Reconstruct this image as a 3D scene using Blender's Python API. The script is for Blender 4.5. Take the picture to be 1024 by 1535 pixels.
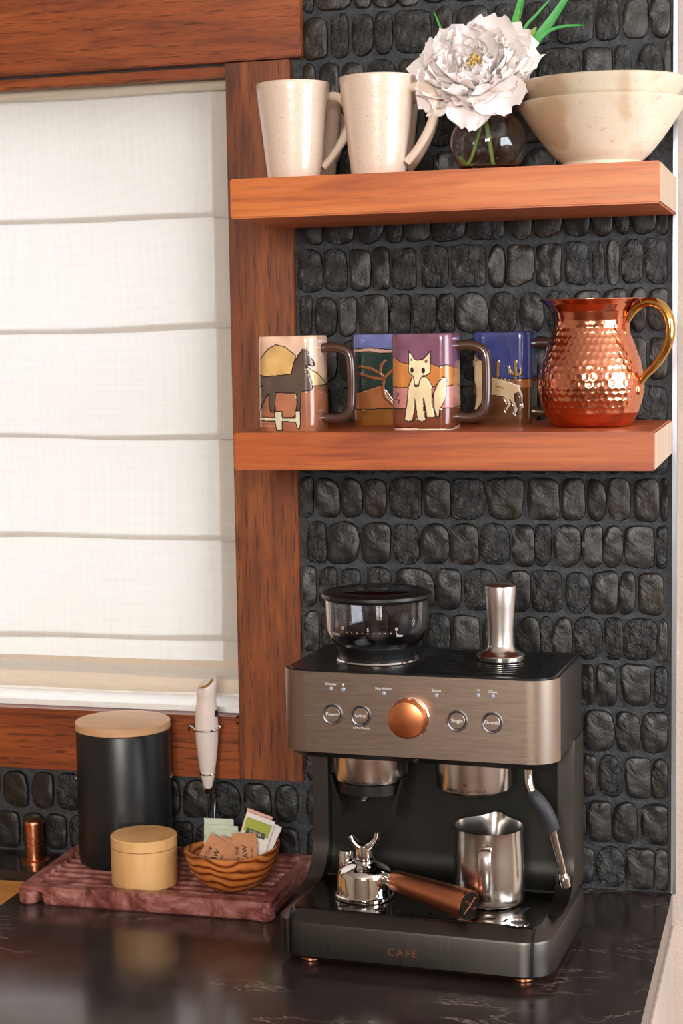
import bpy, bmesh, math, random
import numpy as np
from mathutils import Vector, Matrix, Euler
from mathutils.geometry import tessellate_polygon
PI = math.pi
rnd = random.Random(7)
scene = bpy.context.scene
for o in list(bpy.data.objects):
    bpy.data.objects.remove(o)
col = scene.collection

# ------------------------------------------------------------------ camera
YAW, PITCH, ROLL = 0.289604, 0.103216, -0.020015
CAM = Vector((0.62791, -2.25992, 0.70234))
fwd = Vector((-math.sin(YAW) * math.cos(PITCH), math.cos(YAW) * math.cos(PITCH), -math.sin(PITCH)))
r0 = Vector((math.cos(YAW), math.sin(YAW), 0)); u0 = r0.cross(fwd)
rv = math.cos(ROLL) * r0 + math.sin(ROLL) * u0
uv = -math.sin(ROLL) * r0 + math.cos(ROLL) * u0
cd = bpy.data.cameras.new('camera'); cam = bpy.data.objects.new('camera', cd); col.objects.link(cam)
cd.sensor_fit = 'VERTICAL'; cd.sensor_height = 36; cd.sensor_width = 24
cd.lens = 2758.18 / 1535 * 36
cd.shift_x = 115.44 / 1535; cd.shift_y = 11.5 / 1535
cd.clip_start = 0.05
cam.matrix_world = Matrix(((rv.x, uv.x, -fwd.x, CAM.x), (rv.y, uv.y, -fwd.y, CAM.y), (rv.z, uv.z, -fwd.z, CAM.z), (0, 0, 0, 1)))
scene.camera = cam

# ------------------------------------------------------------------ light
scene.view_settings.view_transform = 'Standard'; scene.view_settings.look = 'None'
scene.view_settings.gamma = 1; scene.view_settings.use_curve_mapping = False
scene.view_settings.exposure = 0.0
w = bpy.data.worlds.new('world'); scene.world = w; w.use_nodes = True
bg = w.node_tree.nodes['Background']; bg.inputs[0].default_value = (0.88, 0.93, 1.0, 1); bg.inputs[1].default_value = 0.8

def area(name, loc, target, sx, sy, power, color):
    l = bpy.data.lights.new(name, 'AREA'); l.shape = 'RECTANGLE'; l.size = sx; l.size_y = sy
    l.energy = power; l.color = color
    o = bpy.data.objects.new(name, l); col.objects.link(o); o.location = loc
    o.rotation_euler = (Vector(target) - Vector(loc)).to_track_quat('-Z', 'Y').to_euler()
    return o
# daylight through the room's windows: two behind the viewer, a glazed door on the right, the shaded window ahead
area('window_light_a', (0.50, -4.42, 1.19), (0.50, 0, 1.12), 0.42, 0.72, 54, (1.0, 0.97, 0.92))
area('window_light_b', (1.05, -4.42, 1.19), (1.05, 0, 1.12), 0.42, 0.72, 54, (1.0, 0.97, 0.92))
area('door_light', (2.52, -1.25, 0.78), (0.0, -1.15, 0.60), 1.9, 1.3, 74, (0.86, 0.93, 1.0))
area('sky_behind_shade', (-0.62, 0.55, 0.62), (-0.62, 0, 0.62), 1.5, 1.4, 18.5, (0.98, 0.985, 1.0))

# ------------------------------------------------------------------ helpers
def link(name, me, parent=None, mat=None, loc=None, rot=None):
    o = bpy.data.objects.new(name, me); col.objects.link(o)
    if parent is not None: o.parent = parent
    if mat is not None and me is not None and len(me.materials) == 0: me.materials.append(mat)
    if loc is not None: o.location = loc
    if rot is not None: o.rotation_euler = rot
    return o
def mesh(name, vf, mat, parent=None, loc=None, rot=None, smooth=True, angle=38, bevel=0, seg=2):
    me = bpy.data.meshes.new(name); me.from_pydata([tuple(v) for v in vf[0]], [], vf[1])
    bm = bmesh.new(); bm.from_mesh(me); bmesh.ops.recalc_face_normals(bm, faces=bm.faces)
    if bevel:
        ed = [e for e in bm.edges if len(e.link_faces) == 2 and e.calc_face_angle() > 0.5]
        bmesh.ops.bevel(bm, geom=ed, offset=bevel, segments=seg, affect='EDGES', clamp_overlap=True)
    bm.to_mesh(me); bm.free(); me.update()
    if smooth:
        me.shade_smooth(); me.set_sharp_from_angle(angle=math.radians(angle))
    return link(name, me, parent, mat, loc, rot)
def join(*vfs):
    V, F = [], []
    for v, f in vfs:
        n = len(V); V += [tuple(p) for p in v]; F += [[i + n for i in q] for q in f]
    return V, F
def tr(vf, loc=(0, 0, 0), rot=(0, 0, 0), sc=(1, 1, 1)):
    M = Matrix.Translation(loc) @ Euler(rot).to_matrix().to_4x4() @ Matrix.Diagonal((*sc, 1))
    return [tuple(M @ Vector(p)) for p in vf[0]], vf[1]
def box(x0, x1, y0, y1, z0, z1):
    V = [(x, y, z) for z in (z0, z1) for y in (y0, y1) for x in (x0, x1)]
    return V, [[0, 2, 3, 1], [4, 5, 7, 6], [0, 1, 5, 4], [2, 6, 7, 3], [0, 4, 6, 2], [1, 3, 7, 5]]
def lathe(prof, n=48, cx=0, cy=0, cap0=True, cap1=True):
    V, F = [], []
    for r, z in prof:
        for i in range(n):
            a = 2 * PI * i / n; V.append((cx + r * math.cos(a), cy + r * math.sin(a), z))
    for k in range(len(prof) - 1):
        for i in range(n):
            j = (i + 1) % n; F.append([k * n + i, k * n + j, (k + 1) * n + j, (k + 1) * n + i])
    if cap0: F.append(list(range(n))[::-1])
    if cap1: F.append([(len(prof) - 1) * n + i for i in range(n)])
    return V, F
def smoothp(P, n=8, closed=False):
    out = []; P = [Vector(p) for p in P]; m = len(P)
    rng = range(m if closed else m - 1)
    for i in rng:
        p0 = P[(i - 1) % m] if (closed or i > 0) else P[0]; p1 = P[i]; p2 = P[(i + 1) % m]
        p3 = P[(i + 2) % m] if (closed or i + 2 < m) else P[-1]
        for k in range(n):
            t = k / n
            out.append(0.5 * ((2 * p1) + (p2 - p0) * t + (2 * p0 - 5 * p1 + 4 * p2 - p3) * t * t + (3 * p1 - p0 - 3 * p2 + p3) * t ** 3))
    if not closed: out.append(P[-1])
    return out
def tube(path, rad, n=12, flat=1.0, closed=False, up=None):
    """sweep along path; rad number or list; flat = thickness ratio in the second axis"""
    P = [Vector(p) for p in path]; m = len(P)
    R = rad if isinstance(rad, (list, tuple)) else [rad] * m
    if len(R) != m: R = list(np.interp(np.linspace(0, 1, m), np.linspace(0, 1, len(R)), R))
    V, F = [], []; nx = None
    for i in range(m):
        t = (P[(i + 1) % m] - P[i - 1]) if (closed or 0 < i < m - 1) else (P[1] - P[0] if i == 0 else P[-1] - P[-2])
        t.normalize()
        if nx is None:
            a = Vector(up) if up else (Vector((0, 0, 1)) if abs(t.z) < .9 else Vector((1, 0, 0)))
            nx = (a - t * a.dot(t)).normalized()
        elif up:
            a = Vector(up); nx = (a - t * a.dot(t)).normalized()
        else:
            nx = (nx - t * nx.dot(t)).normalized()
        b = t.cross(nx)
        for k in range(n):
            a = 2 * PI * k / n; V.append(tuple(P[i] + (nx * math.cos(a) * flat + b * math.sin(a)) * R[i]))
    for i in range(m if closed else m - 1):
        for k in range(n):
            j = (k + 1) % n; i2 = (i + 1) % m
            F.append([i * n + k, i * n + j, i2 * n + j, i2 * n + k])
    if not closed: F += [list(range(n))[::-1], [(m - 1) * n + k for k in range(n)]]
    return V, F
def rrect(x0, x1, y0, y1, r, n=6, rb=None):
    """rounded rectangle loop, r front radius (y0 side), rb back radius"""
    rb = r if rb is None else rb; L = []
    for cx, cy, a0, q in ((x1 - r, y0 + r, -PI / 2, r), (x1 - rb, y1 - rb, 0, rb), (x0 + rb, y1 - rb, PI / 2, rb), (x0 + r, y0 + r, PI, r)):
        for i in range(n + 1):
            a = a0 + PI / 2 * i / n; L.append((cx + q * math.cos(a), cy + q * math.sin(a)))
    return L
def loft(loops, cap=(True, True), closed=True):
    n = len(loops[0]); V = [p for l in loops for p in l]; F = []
    for k in range(len(loops) - 1):
        for i in range(n if closed else n - 1):
            j = (i + 1) % n; F.append([k * n + i, k * n + j, (k + 1) * n + j, (k + 1) * n + i])
    if cap[0]: F.append(list(range(n))[::-1])
    if cap[1]: F.append([(len(loops) - 1) * n + i for i in range(n)])
    return V, F
def prism(poly, h0, h1, axis='z'):
    """extrude a 2-D polygon; axis z: (x,y), y: (x,z) -> extruded in y, x: (y,z) -> extruded in x"""
    f = {'z': lambda a, b, h: (a, b, h), 'y': lambda a, b, h: (a, h, b), 'x': lambda a, b, h: (h, a, b)}[axis]
    n = len(poly); V = [f(a, b, h0) for a, b in poly] + [f(a, b, h1) for a, b in poly]
    F = [[i, (i + 1) % n, n + (i + 1) % n, n + i] for i in range(n)]
    T = tessellate_polygon([[Vector((a, b, 0)) for a, b in poly]])
    F += [[a, b, c] for a, b, c in T] + [[c + n, b + n, a + n] for a, b, c in T]
    return V, F
def empty(name, loc, rz=0, label=None, cat=None, group=None):
    o = bpy.data.objects.new(name, None); o.empty_display_size = 0.02; col.objects.link(o)
    o.location = loc; o.rotation_euler = (0, 0, rz)
    tag(o, label, cat, group); return o
def tag(o, label=None, cat=None, group=None, kind=None):
    if label: o['label'] = label
    if cat: o['category'] = cat
    if group: o['group'] = group
    if kind: o['kind'] = kind
    return o
def text(s, size, loc, rot, mat, parent, name='lettering', extr=0.00008, align='CENTER', space=1.0):
    c = bpy.data.curves.new(name, 'FONT'); c.body = s; c.size = size; c.extrude = extr
    c.align_x = align; c.align_y = 'CENTER'; c.space_character = space; c.resolution_u = 3
    t = bpy.data.objects.new('tmp', c); col.objects.link(t)
    me = bpy.data.meshes.new_from_object(t.evaluated_get(bpy.context.evaluated_depsgraph_get()))
    bpy.data.objects.remove(t); bpy.data.curves.remove(c)
    me.materials.clear()
    return link(name, me, parent, mat, loc, rot)

# ------------------------------------------------------------------ materials
def lin(c):
    return tuple((x / 255 / 12.92 if x / 255 <= .04045 else ((x / 255 + .055) / 1.055) ** 2.4) for x in c[:3]) + (1,)
class NT:
    def __init__(s, name):
        s.m = bpy.data.materials.new(name); s.m.use_nodes = True; s.t = s.m.node_tree; s.b = s.t.nodes['Principled BSDF']
    def n(s, t, **k):
        x = s.t.nodes.new(t)
        for a, v in k.items(): setattr(x, a, v)
        return x
    def l(s, a, b): s.t.links.new(a, b)
    def noise(s, vec, scale, detail=4, rough=.55, dist=0):
        x = s.n('ShaderNodeTexNoise'); x.inputs['Scale'].default_value = scale; x.inputs['Detail'].default_value = detail
        x.inputs['Roughness'].default_value = rough; x.inputs['Distortion'].default_value = dist
        if vec is not None: s.l(vec, x.inputs['Vector'])
        return x.outputs['Fac']
    def coord(s, sc=(1, 1, 1), rot=(0, 0, 0), kind='Object'):
        c = s.n('ShaderNodeTexCoord'); m = s.n('ShaderNodeMapping'); m.inputs['Scale'].default_value = sc; m.inputs['Rotation'].default_value = rot
        s.l(c.outputs[kind], m.inputs['Vector']); return m.outputs['Vector']
    def ramp(s, fac, stops, interp='LINEAR'):
        r = s.n('ShaderNodeValToRGB'); r.color_ramp.interpolation = interp; e = r.color_ramp.elements
        while len(e) < len(stops): e.new(.5)
        for i, (p, c) in enumerate(stops):
            e[i].position = p; e[i].color = c if len(c) == 4 else (*c, 1)
        s.l(fac, r.inputs['Fac']); return r.outputs['Color']
    def mix(s, a, b, fac, mode='MIX'):
        x = s.n('ShaderNodeMix', data_type='RGBA', blend_type=mode)
        for k, v in ((0, fac), (6, a), (7, b)):
            if hasattr(v, 'links') or hasattr(v, 'is_linked'): s.l(v, x.inputs[k])
            else: x.inputs[k].default_value = v
        return x.outputs[2]
    def bump(s, h, strength=.3, dist=.001, nrm=None):
        x = s.n('ShaderNodeBump'); x.inputs['Strength'].default_value = strength; x.inputs['Distance'].default_value = dist
        s.l(h, x.inputs['Height'])
        if nrm is not None: s.l(nrm, x.inputs['Normal'])
        s.l(x.outputs['Normal'], s.b.inputs['Normal']); return x.outputs['Normal']
    def set(s, **k):
        names = dict(color='Base Color', rough='Roughness', metal='Metallic', spec='Specular IOR Level', coat='Coat Weight', coatr='Coat Roughness',
                     trans='Transmission Weight', ior='IOR', sub='Subsurface Weight', emis='Emission Color', emiss='Emission Strength', aniso='Anisotropic', sheen='Sheen Weight')
        for a, v in k.items():
            i = s.b.inputs[names[a]]
            if hasattr(v, 'is_linked'): s.l(v, i)
            else: i.default_value = v
        return s
def plain(name, c, rough=.5, metal=0, noise_amt=.0, nscale=60, **k):
    m = NT(name); m.set(rough=rough, metal=metal, **k)
    c = lin(c)
    v = m.coord()
    f = m.noise(v, nscale, 3)
    a = tuple(x * (1 - max(noise_amt, .04)) for x in c[:3]) + (1,); b = tuple(min(1, x * (1 + max(noise_amt, .04))) for x in c[:3]) + (1,)
    m.set(color=m.ramp(f, [(.3, a), (.7, b)]))
    return m.m
def wood(name, c_dark, c_mid, c_light, grain='x', pores=.5, rough=.42, coat=.15, fig=1.0, porecol=(40, 14, 6), wave=0.0, pscale=1.0):
    m = NT(name); s = {'x': (1, 9, 9), 'z': (9, 9, 1), 'y': (9, 1, 9)}[grain]
    v = m.coord(tuple(q * fig for q in s))
    f = m.noise(v, 3.2, 5, .6, .9 + wave)
    base = m.ramp(f, [(.28, lin(c_dark)), (.5, lin(c_mid)), (.72, lin(c_light))])
    s2 = {'x': (6, 130, 130), 'z': (130, 130, 6), 'y': (130, 6, 130)}[grain]
    v2 = m.coord(tuple(q * pscale for q in s2))
    p = m.noise(v2, 2.2, 3, .6)
    v3 = m.coord({'x': (1.2, 16, 16), 'z': (16, 16, 1.2), 'y': (16, 1.2, 16)}[grain])
    wv = m.n('ShaderNodeTexWave', wave_type='BANDS', bands_direction={'x': 'Z', 'z': 'X', 'y': 'X'}[grain])
    wv.inputs['Scale'].default_value = 1.6; wv.inputs['Distortion'].default_value = 9 + wave * 6; wv.inputs['Detail'].default_value = 2; wv.inputs['Detail Scale'].default_value = .7
    m.l(v3, wv.inputs['Vector'])
    pm = m.ramp(p, [(.50, (0, 0, 0, 1)), (.62, (1, 1, 1, 1))])
    mul = m.n('ShaderNodeMath', operation='MULTIPLY'); m.l(pm, mul.inputs[0])
    wr = m.ramp(wv.outputs['Fac'], [(.25, (.25, .25, .25, 1)), (.8, (1, 1, 1, 1))]); m.l(wr, mul.inputs[1])
    mul2 = m.n('ShaderNodeMath', operation='MULTIPLY'); m.l(mul.outputs[0], mul2.inputs[0]); mul2.inputs[1].default_value = pores
    colr = m.mix(base, lin(porecol), mul2.outputs[0])
    m.set(color=colr, rough=rough, coat=coat, coatr=.25)
    m.bump(mul2.outputs[0], -.25, .0006)
    return m.m
M = {}
M['oak_v'] = wood('stained_oak_upright', (80, 36, 12), (126, 62, 22), (158, 86, 36), 'z', pores=.75, coat=.04, rough=.5, pscale=2.2, fig=1.5)
M['oak_h'] = wood('stained_oak_rail', (98, 42, 12), (142, 66, 20), (168, 86, 32), 'x', pores=.75, coat=.04, rough=.5, pscale=2.2, fig=1.5)
M['shelf'] = wood('oiled_shelf_wood', (158, 72, 20), (194, 100, 36), (208, 124, 58), 'x', pores=.25, rough=.42, coat=.05, fig=.8, wave=.6, pscale=.8)
M['shelf_low'] = wood('oiled_shelf_wood_redder', (132, 52, 14), (170, 80, 28), (186, 98, 42), 'x', pores=.25, rough=.42, coat=.05, fig=.8, wave=1.0, pscale=.8)
M['end_grain'] = wood('pale_end_grain', (186, 156, 130), (206, 178, 152), (218, 192, 168), 'z', pores=.2, porecol=(120, 80, 55))
M['pine'] = wood('blond_wood', (205, 150, 92), (222, 172, 112), (232, 188, 132), 'z', pores=.12, fig=.5, porecol=(150, 90, 40), rough=.5, coat=.05)
M['pine_lid'] = wood('blond_wood_lid', (204, 156, 112), (216, 172, 130), (226, 186, 146), 'x', pores=.1, fig=.5, porecol=(160, 110, 70), rough=.55, coat=0)
M['board'] = wood('maple_board', (196, 128, 58), (216, 150, 74), (226, 168, 96), 'x', pores=.15, fig=.6, porecol=(150, 90, 40))
def olive():
    m = NT('olive_wood'); v = m.coord((1, 1, 1.7)); d = m.noise(v, 14, 2, .5, .3)
    wv = m.n('ShaderNodeTexWave', wave_type='BANDS', bands_direction='Z'); wv.inputs['Scale'].default_value = 34; wv.inputs['Distortion'].default_value = 12
    wv.inputs['Detail'].default_value = 2; wv.inputs['Detail Scale'].default_value = .55; m.l(m.coord((.9, .9, 1.0)), wv.inputs['Vector'])
    c = m.ramp(wv.outputs['Fac'], [(.0, lin((84, 34, 10))), (.18, lin((150, 74, 26))), (.45, lin((192, 106, 46))), (1, lin((208, 128, 62)))])
    m.set(color=m.mix(c, lin((140, 66, 24)), m.ramp(d, [(.45, (0, 0, 0, 1)), (.75, (.7, .7, .7, 1))])), rough=.4, coat=.15); return m.m
M['olive'] = olive()
def marble():
    m = NT('red_marble'); v = m.coord((1.3, 1, 1.6)); f = m.noise(v, 16, 6, .65, 2.2)
    c = m.ramp(f, [(.3, lin((72, 34, 34))), (.45, lin((126, 70, 62))), (.58, lin((162, 104, 94))), (.75, lin((196, 152, 140)))])
    g = m.noise(m.coord((1, 1, 1)), 30, 6, .6, 3.5)
    vein = m.ramp(g, [(.485, (0, 0, 0, 1)), (.5, (.55, .55, .55, 1)), (.515, (0, 0, 0, 1))])
    m.set(color=m.mix(c, lin((40, 18, 20)), vein), rough=.32, spec=.5); return m.m
M['marble'] = marble()
def counter_mat():
    m = NT('dark_honed_stone'); v = m.coord(); f = m.noise(v, 9, 6, .6, .8)
    c = m.ramp(f, [(.3, lin((34, 27, 26))), (.7, lin((56, 47, 45)))])
    g = m.noise(m.coord((.75, 1.7, 1)), 2.1, 9, .62, 1.3); mask = m.noise(v, 4.3, 3, .5)
    vein = m.ramp(g, [(.494, (0, 0, 0, 1)), (.4985, (1, 1, 1, 1)), (.503, (0, 0, 0, 1))])
    mm = m.ramp(mask, [(.45, (0, 0, 0, 1)), (.56, (1, 1, 1, 1))])
    vm = m.mix(vein, mm, 1.0, 'MULTIPLY')
    sep = m.n('ShaderNodeMath', operation='MULTIPLY'); m.l(vm, sep.inputs[0]); sep.inputs[1].default_value = .55
    m.set(color=m.mix(c, lin((180, 160, 148)), sep.outputs[0]), rough=m.ramp(f, [(.3, (.13, .13, .13, 1)), (.7, (.2, .2, .2, 1))]), spec=.5); return m.m
M['counter'] = counter_mat()
def stucco(name, c, sc=1):
    m = NT(name); v = m.coord(); f = m.noise(v, 170 * sc, 5, .65); g = m.noise(v, 12, 3)
    m.set(color=m.ramp(g, [(.3, lin(tuple(x * .95 for x in c))), (.7, lin(c))]), rough=.85)
    m.bump(f, .6, .003); return m.m
M['stucco'] = stucco('beige_stucco', (196, 178, 164))
M['plaster'] = stucco('room_plaster', (178, 160, 144), .3)
M['ceiling'] = stucco('pale_ceiling', (226, 216, 206), .3)
M['room_wood'] = wood('room_floor_wood', (70, 40, 24), (94, 56, 34), (112, 70, 44), 'x', pores=.3)
def stone(name, c1, c2, rough, bs, bstr):
    m = NT(name); v = m.coord(); f = m.noise(v, 38, 5, .6, .4); g = m.noise(v, bs, 7, .62, .5)
    m.set(color=m.ramp(f, [(.3, lin(c1)), (.7, lin(c2))]), rough=m.ramp(g, [(.35, (rough, rough, rough, 1)), (.65, (rough + .18,) * 3 + (1,))]), spec=.55)
    m.bump(g, bstr, .006); return m.m
M['stone_a'] = stone('black_pebble_smooth', (17, 16, 15), (35, 32, 29), .30, 30, .5)
M['stone_b'] = stone('black_pebble_rough', (13, 13, 12), (32, 30, 28), .22, 48, 1.3)
M['stone_c'] = stone('brown_black_pebble', (24, 19, 15), (45, 37, 30), .30, 40, .6)
M['grout'] = stone('grey_grout', (36, 38, 41), (58, 61, 66), .45, 110, .5)
M['metal_edge'] = plain('brushed_edge_strip', (150, 150, 155), .35, 1)
M['white_glaze'] = (lambda: (lambda m: (m.set(color=m.ramp(m.noise(m.coord((1, 1, 1)), 700, 2), [(.30, lin((176, 140, 112))), (.36, lin((226, 204, 184)))]), rough=.22, coat=.4, coatr=.12), m.bump(m.noise(m.coord((1, 1, 6)), 26, 3), .12, .002), m.m)[-1])(NT('speckled_cream_glaze')))()
def bowl_mat():
    m = NT('two_tone_stoneware'); v = m.coord()
    f = m.noise(v, 9, 2, .4, .3); s = m.noise(v, 160, 4)
    base = m.ramp(f, [(.40, lin((196, 170, 140))), (.43, lin((216, 200, 176))), (.57, lin((224, 212, 190))), (.60, lin((214, 200, 174)))])
    m.set(color=m.mix(base, lin((160, 120, 84)), m.ramp(s, [(.6, (0, 0, 0, 1)), (.75, (.5, .5, .5, 1))])), rough=.35, coat=.2)
    m.bump(m.noise(m.coord((1, 1, 8)), 22, 3), .3, .002); return m.m
M['bowl'] = bowl_mat()
def thin_glass(name, tint=(1, 1, 1, 1), rough=0.0):
    m = NT(name); m.set(color=tint, rough=rough, trans=1.0, ior=1.46); m.b.inputs['Specular IOR Level'].default_value = .5; return m.m
M['glass'] = thin_glass('clear_glass')
M['smoke'] = thin_glass('smoked_plastic', (.86, .86, .88, 1))
M['pane'] = thin_glass('window_pane')
def metal(name, c, rough, aniso=0, brush=None):
    m = NT(name); m.set(color=lin(c), rough=rough, metal=1.0, aniso=aniso)
    if brush:
        f = m.noise(m.coord(brush), 3, 4, .6)
        m.set(rough=m.ramp(f, [(.3, (rough * .9,) * 3 + (1,)), (.7, (rough * 1.12,) * 3 + (1,))]))
    return m.m
M['chrome'] = metal('polished_chrome', (225, 222, 218), .05)
M['steel'] = metal('brushed_steel', (226, 220, 214), .2, 0, (2, 2, 300))
M['alum'] = metal('satin_aluminium', (214, 206, 202), .32, 0, (20, 20, 500))
M['graphite'] = metal('graphite_stainless', (84, 80, 76), .36, 0, (300, 300, 4))
M['panel'] = metal('brushed_bronze_grey_panel', (166, 148, 134), .38, 0, (14, 300, 300))
M['copper'] = metal('polished_copper', (234, 152, 118), .14)
M['copper_sat'] = metal('brushed_copper', (236, 150, 102), .3, 0, (2, 2, 2))
M['brass'] = metal('polished_brass', (214, 170, 96), .12)
M['bronze'] = metal('copper_bronze', (208, 134, 98), .32)
M['black'] = plain('black_plastic', (18, 18, 18), .35)
M['black_gloss'] = metal('black_polished_steel', (112, 106, 100), .12)
M['black_satin'] = plain('black_satin_steel', (26, 25, 24), .3, .6)
M['dark_panel'] = plain('dark_olive_panel', (40, 39, 35), .38, .7)
M['rubber'] = plain('dark_rubber', (40, 40, 46), .55)
M['can_black'] = (lambda m: (m.set(color=lin((22, 24, 25)), rough=.33), m.bump(m.noise(m.coord(), 900, 2), .25, .0004), m.m)[-1])(NT('textured_black_enamel'))
M['white_plastic'] = plain('soft_white_plastic', (232, 214, 204), .4)
M['white_paint'] = plain('white_painted_sill', (246, 242, 238), .5)
M['print_white'] = plain('white_print', (225, 220, 215), .5)
M['print_dark'] = plain('dark_print', (22, 17, 14), .6)
M['print_bronze'] = plain('bronze_print', (150, 96, 66), .4, .8)
M['ring_grey'] = plain('silver_ring', (150, 150, 158), .3, 1)
M['led'] = plain('pale_blue_lens', (150, 156, 180), .3)
M['kraft'] = plain('kraft_paper', (190, 132, 92), .8, 0, .08, 90)
M['mint'] = plain('mint_paper', (196, 206, 184), .7, 0, .05)
M['packet_white'] = plain('white_paper', (228, 218, 212), .6)
M['packet_green'] = plain('green_yellow_print', (160, 166, 60), .6)
M['packet_pink'] = plain('pink_paper', (226, 176, 160), .7)
M['handle_brown'] = plain('brown_glazed_handle', (70, 46, 36), .25, 0, .1, 40, coat=.6)
M['stem'] = plain('green_stem', (120, 150, 60), .5, 0, .1)
M['blade'] = plain('bright_green_blade', (56, 150, 62), .45, 0, .12, 50)
M['orange_tip'] = plain('orange_sepal_tip', (205, 110, 40), .5)
M['slot'] = plain('deep_black', (5, 5, 5), .6)
def petal_mat():
    m = NT('pale_pink_petal'); f = m.noise(m.coord(), 30, 3)
    m.set(color=m.ramp(f, [(.3, lin((250, 238, 234))), (.7, lin((255, 250, 248)))]), rough=.6)
    t = m.n('ShaderNodeBsdfTranslucent'); t.inputs[0].default_value = lin((255, 238, 228)); x = m.n('ShaderNodeMixShader'); x.inputs[0].default_value = .12
    out = m.t.nodes['Material Output']; m.l(m.b.outputs[0], x.inputs[1]); m.l(t.outputs[0], x.inputs[2]); m.l(x.outputs[0], out.inputs[0]); return m.m
M['petal'] = petal_mat()
M['stamen'] = plain('yellow_heart', (226, 190, 110), .7)
def fabric(name, c, tr_, sc=1):
    m = NT(name); v = m.coord()
    a = m.n('ShaderNodeTexWave', bands_direction='X'); a.inputs['Scale'].default_value = 140 * sc; a.inputs['Distortion'].default_value = 1.2; m.l(v, a.inputs['Vector'])
    b = m.n('ShaderNodeTexWave', bands_direction='Z'); b.inputs['Scale'].default_value = 140 * sc; b.inputs['Distortion'].default_value = 1.2; m.l(v, b.inputs['Vector'])
    h = m.mix(a.outputs['Color'], b.outputs['Color'], .5)
    slub = m.noise(m.coord((2, 2, 160)), 3, 3); slub2 = m.noise(m.coord((160, 2, 2)), 3, 3)
    hs = m.mix(slub, slub2, .5)
    cc = m.mix(m.ramp(hs, [(.42, lin(tuple(x * .975 for x in c))), (.55, lin(c))]), m.ramp(h, [(.2, lin(tuple(x * .95 for x in c))), (.7, lin(c))]), .4)
    m.set(color=cc, rough=.9, spec=.1); m.bump(h, .25, .0006)
    t = m.n('ShaderNodeBsdfTranslucent'); m.l(cc, t.inputs[0]); x = m.n('ShaderNodeMixShader'); x.inputs[0].default_value = tr_
    out = m.t.nodes['Material Output']; m.l(m.b.outputs[0], x.inputs[1]); m.l(t.outputs[0], x.inputs[2]); m.l(x.outputs[0], out.inputs[0]); return m.m
M['linen'] = fabric('cream_linen', (236, 232, 226), .5)
M['linen_hem'] = fabric('cream_linen_doubled', (228, 212, 192), .25)

# ------------------------------------------------------------------ setting
def struct(o): o['kind'] = 'structure'; return o
WX0, WX1, WZ0, WZ1 = -1.25, -0.0815, 0.200, 1.034     # window opening
FL, CE, XL, XR, YF = -0.92, 1.60, -2.3, 2.6, -4.5
wb = join(box(WX1, 0.4705, 0.0, 0.12, -.04, 1.6), box(WX0, WX1, 0.0, 0.12, -.04, WZ0), box(WX0, WX1, 0.0, 0.12, WZ1, 1.6), box(XL, WX0, 0, .12, -.04, 1.6),
          box(XL, .4705, 0, .12, FL, -.04))
wall_back = struct(mesh('wall_back', wb, M['grout'], smooth=False))
wr = join(box(0.4745, XR, 0.0, 0.12, FL, CE), box(.4705, .4745, 0, .12, FL, -.0005), box(0.30, 0.4725, -0.62, 0.0, FL, -0.0405))
struct(mesh('wall_back_stucco', wr, M['stucco'], smooth=False, bevel=0))
struct(mesh('trim_4', box(0.4690, 0.4745, -0.0085, 0.12, 0.0, 1.6), M['metal_edge'], bevel=.0012))
struct(mesh('floor', box(XL, XR, YF, 0.0, FL - .05, FL), M['room_wood'], smooth=False))
struct(mesh('ceiling', box(XL, XR, YF, 0.12, CE, CE + .05), M['ceiling'], smooth=False))
struct(mesh('wall_left', box(XL - .1, XL, YF, 0.12, FL, CE), M['plaster'], smooth=False))
struct(mesh('wall_right', join(box(XR, XR + .1, YF, -2.25, FL, CE), box(XR, XR + .1, -.25, .12, FL, CE), box(XR, XR + .1, -2.25, -.25, 1.48, CE), box(XR, XR + .1, -2.25, -.25, FL, .08)), M['plaster'], smooth=False))
def holes(xs, z0, z1):
    out = [box(XL, XR, YF - .1, YF, FL, z0), box(XL, XR, YF - .1, YF, z1, CE)]; x = XL
    for a, b in xs: out.append(box(x, a, YF - .1, YF, z0, z1)); x = b
    out.append(box(x, XR, YF - .1, YF, z0, z1)); return join(*out)
struct(mesh('wall_front', holes([(.24, 1.31)], .78, 1.57), M['plaster'], smooth=False))

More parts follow.
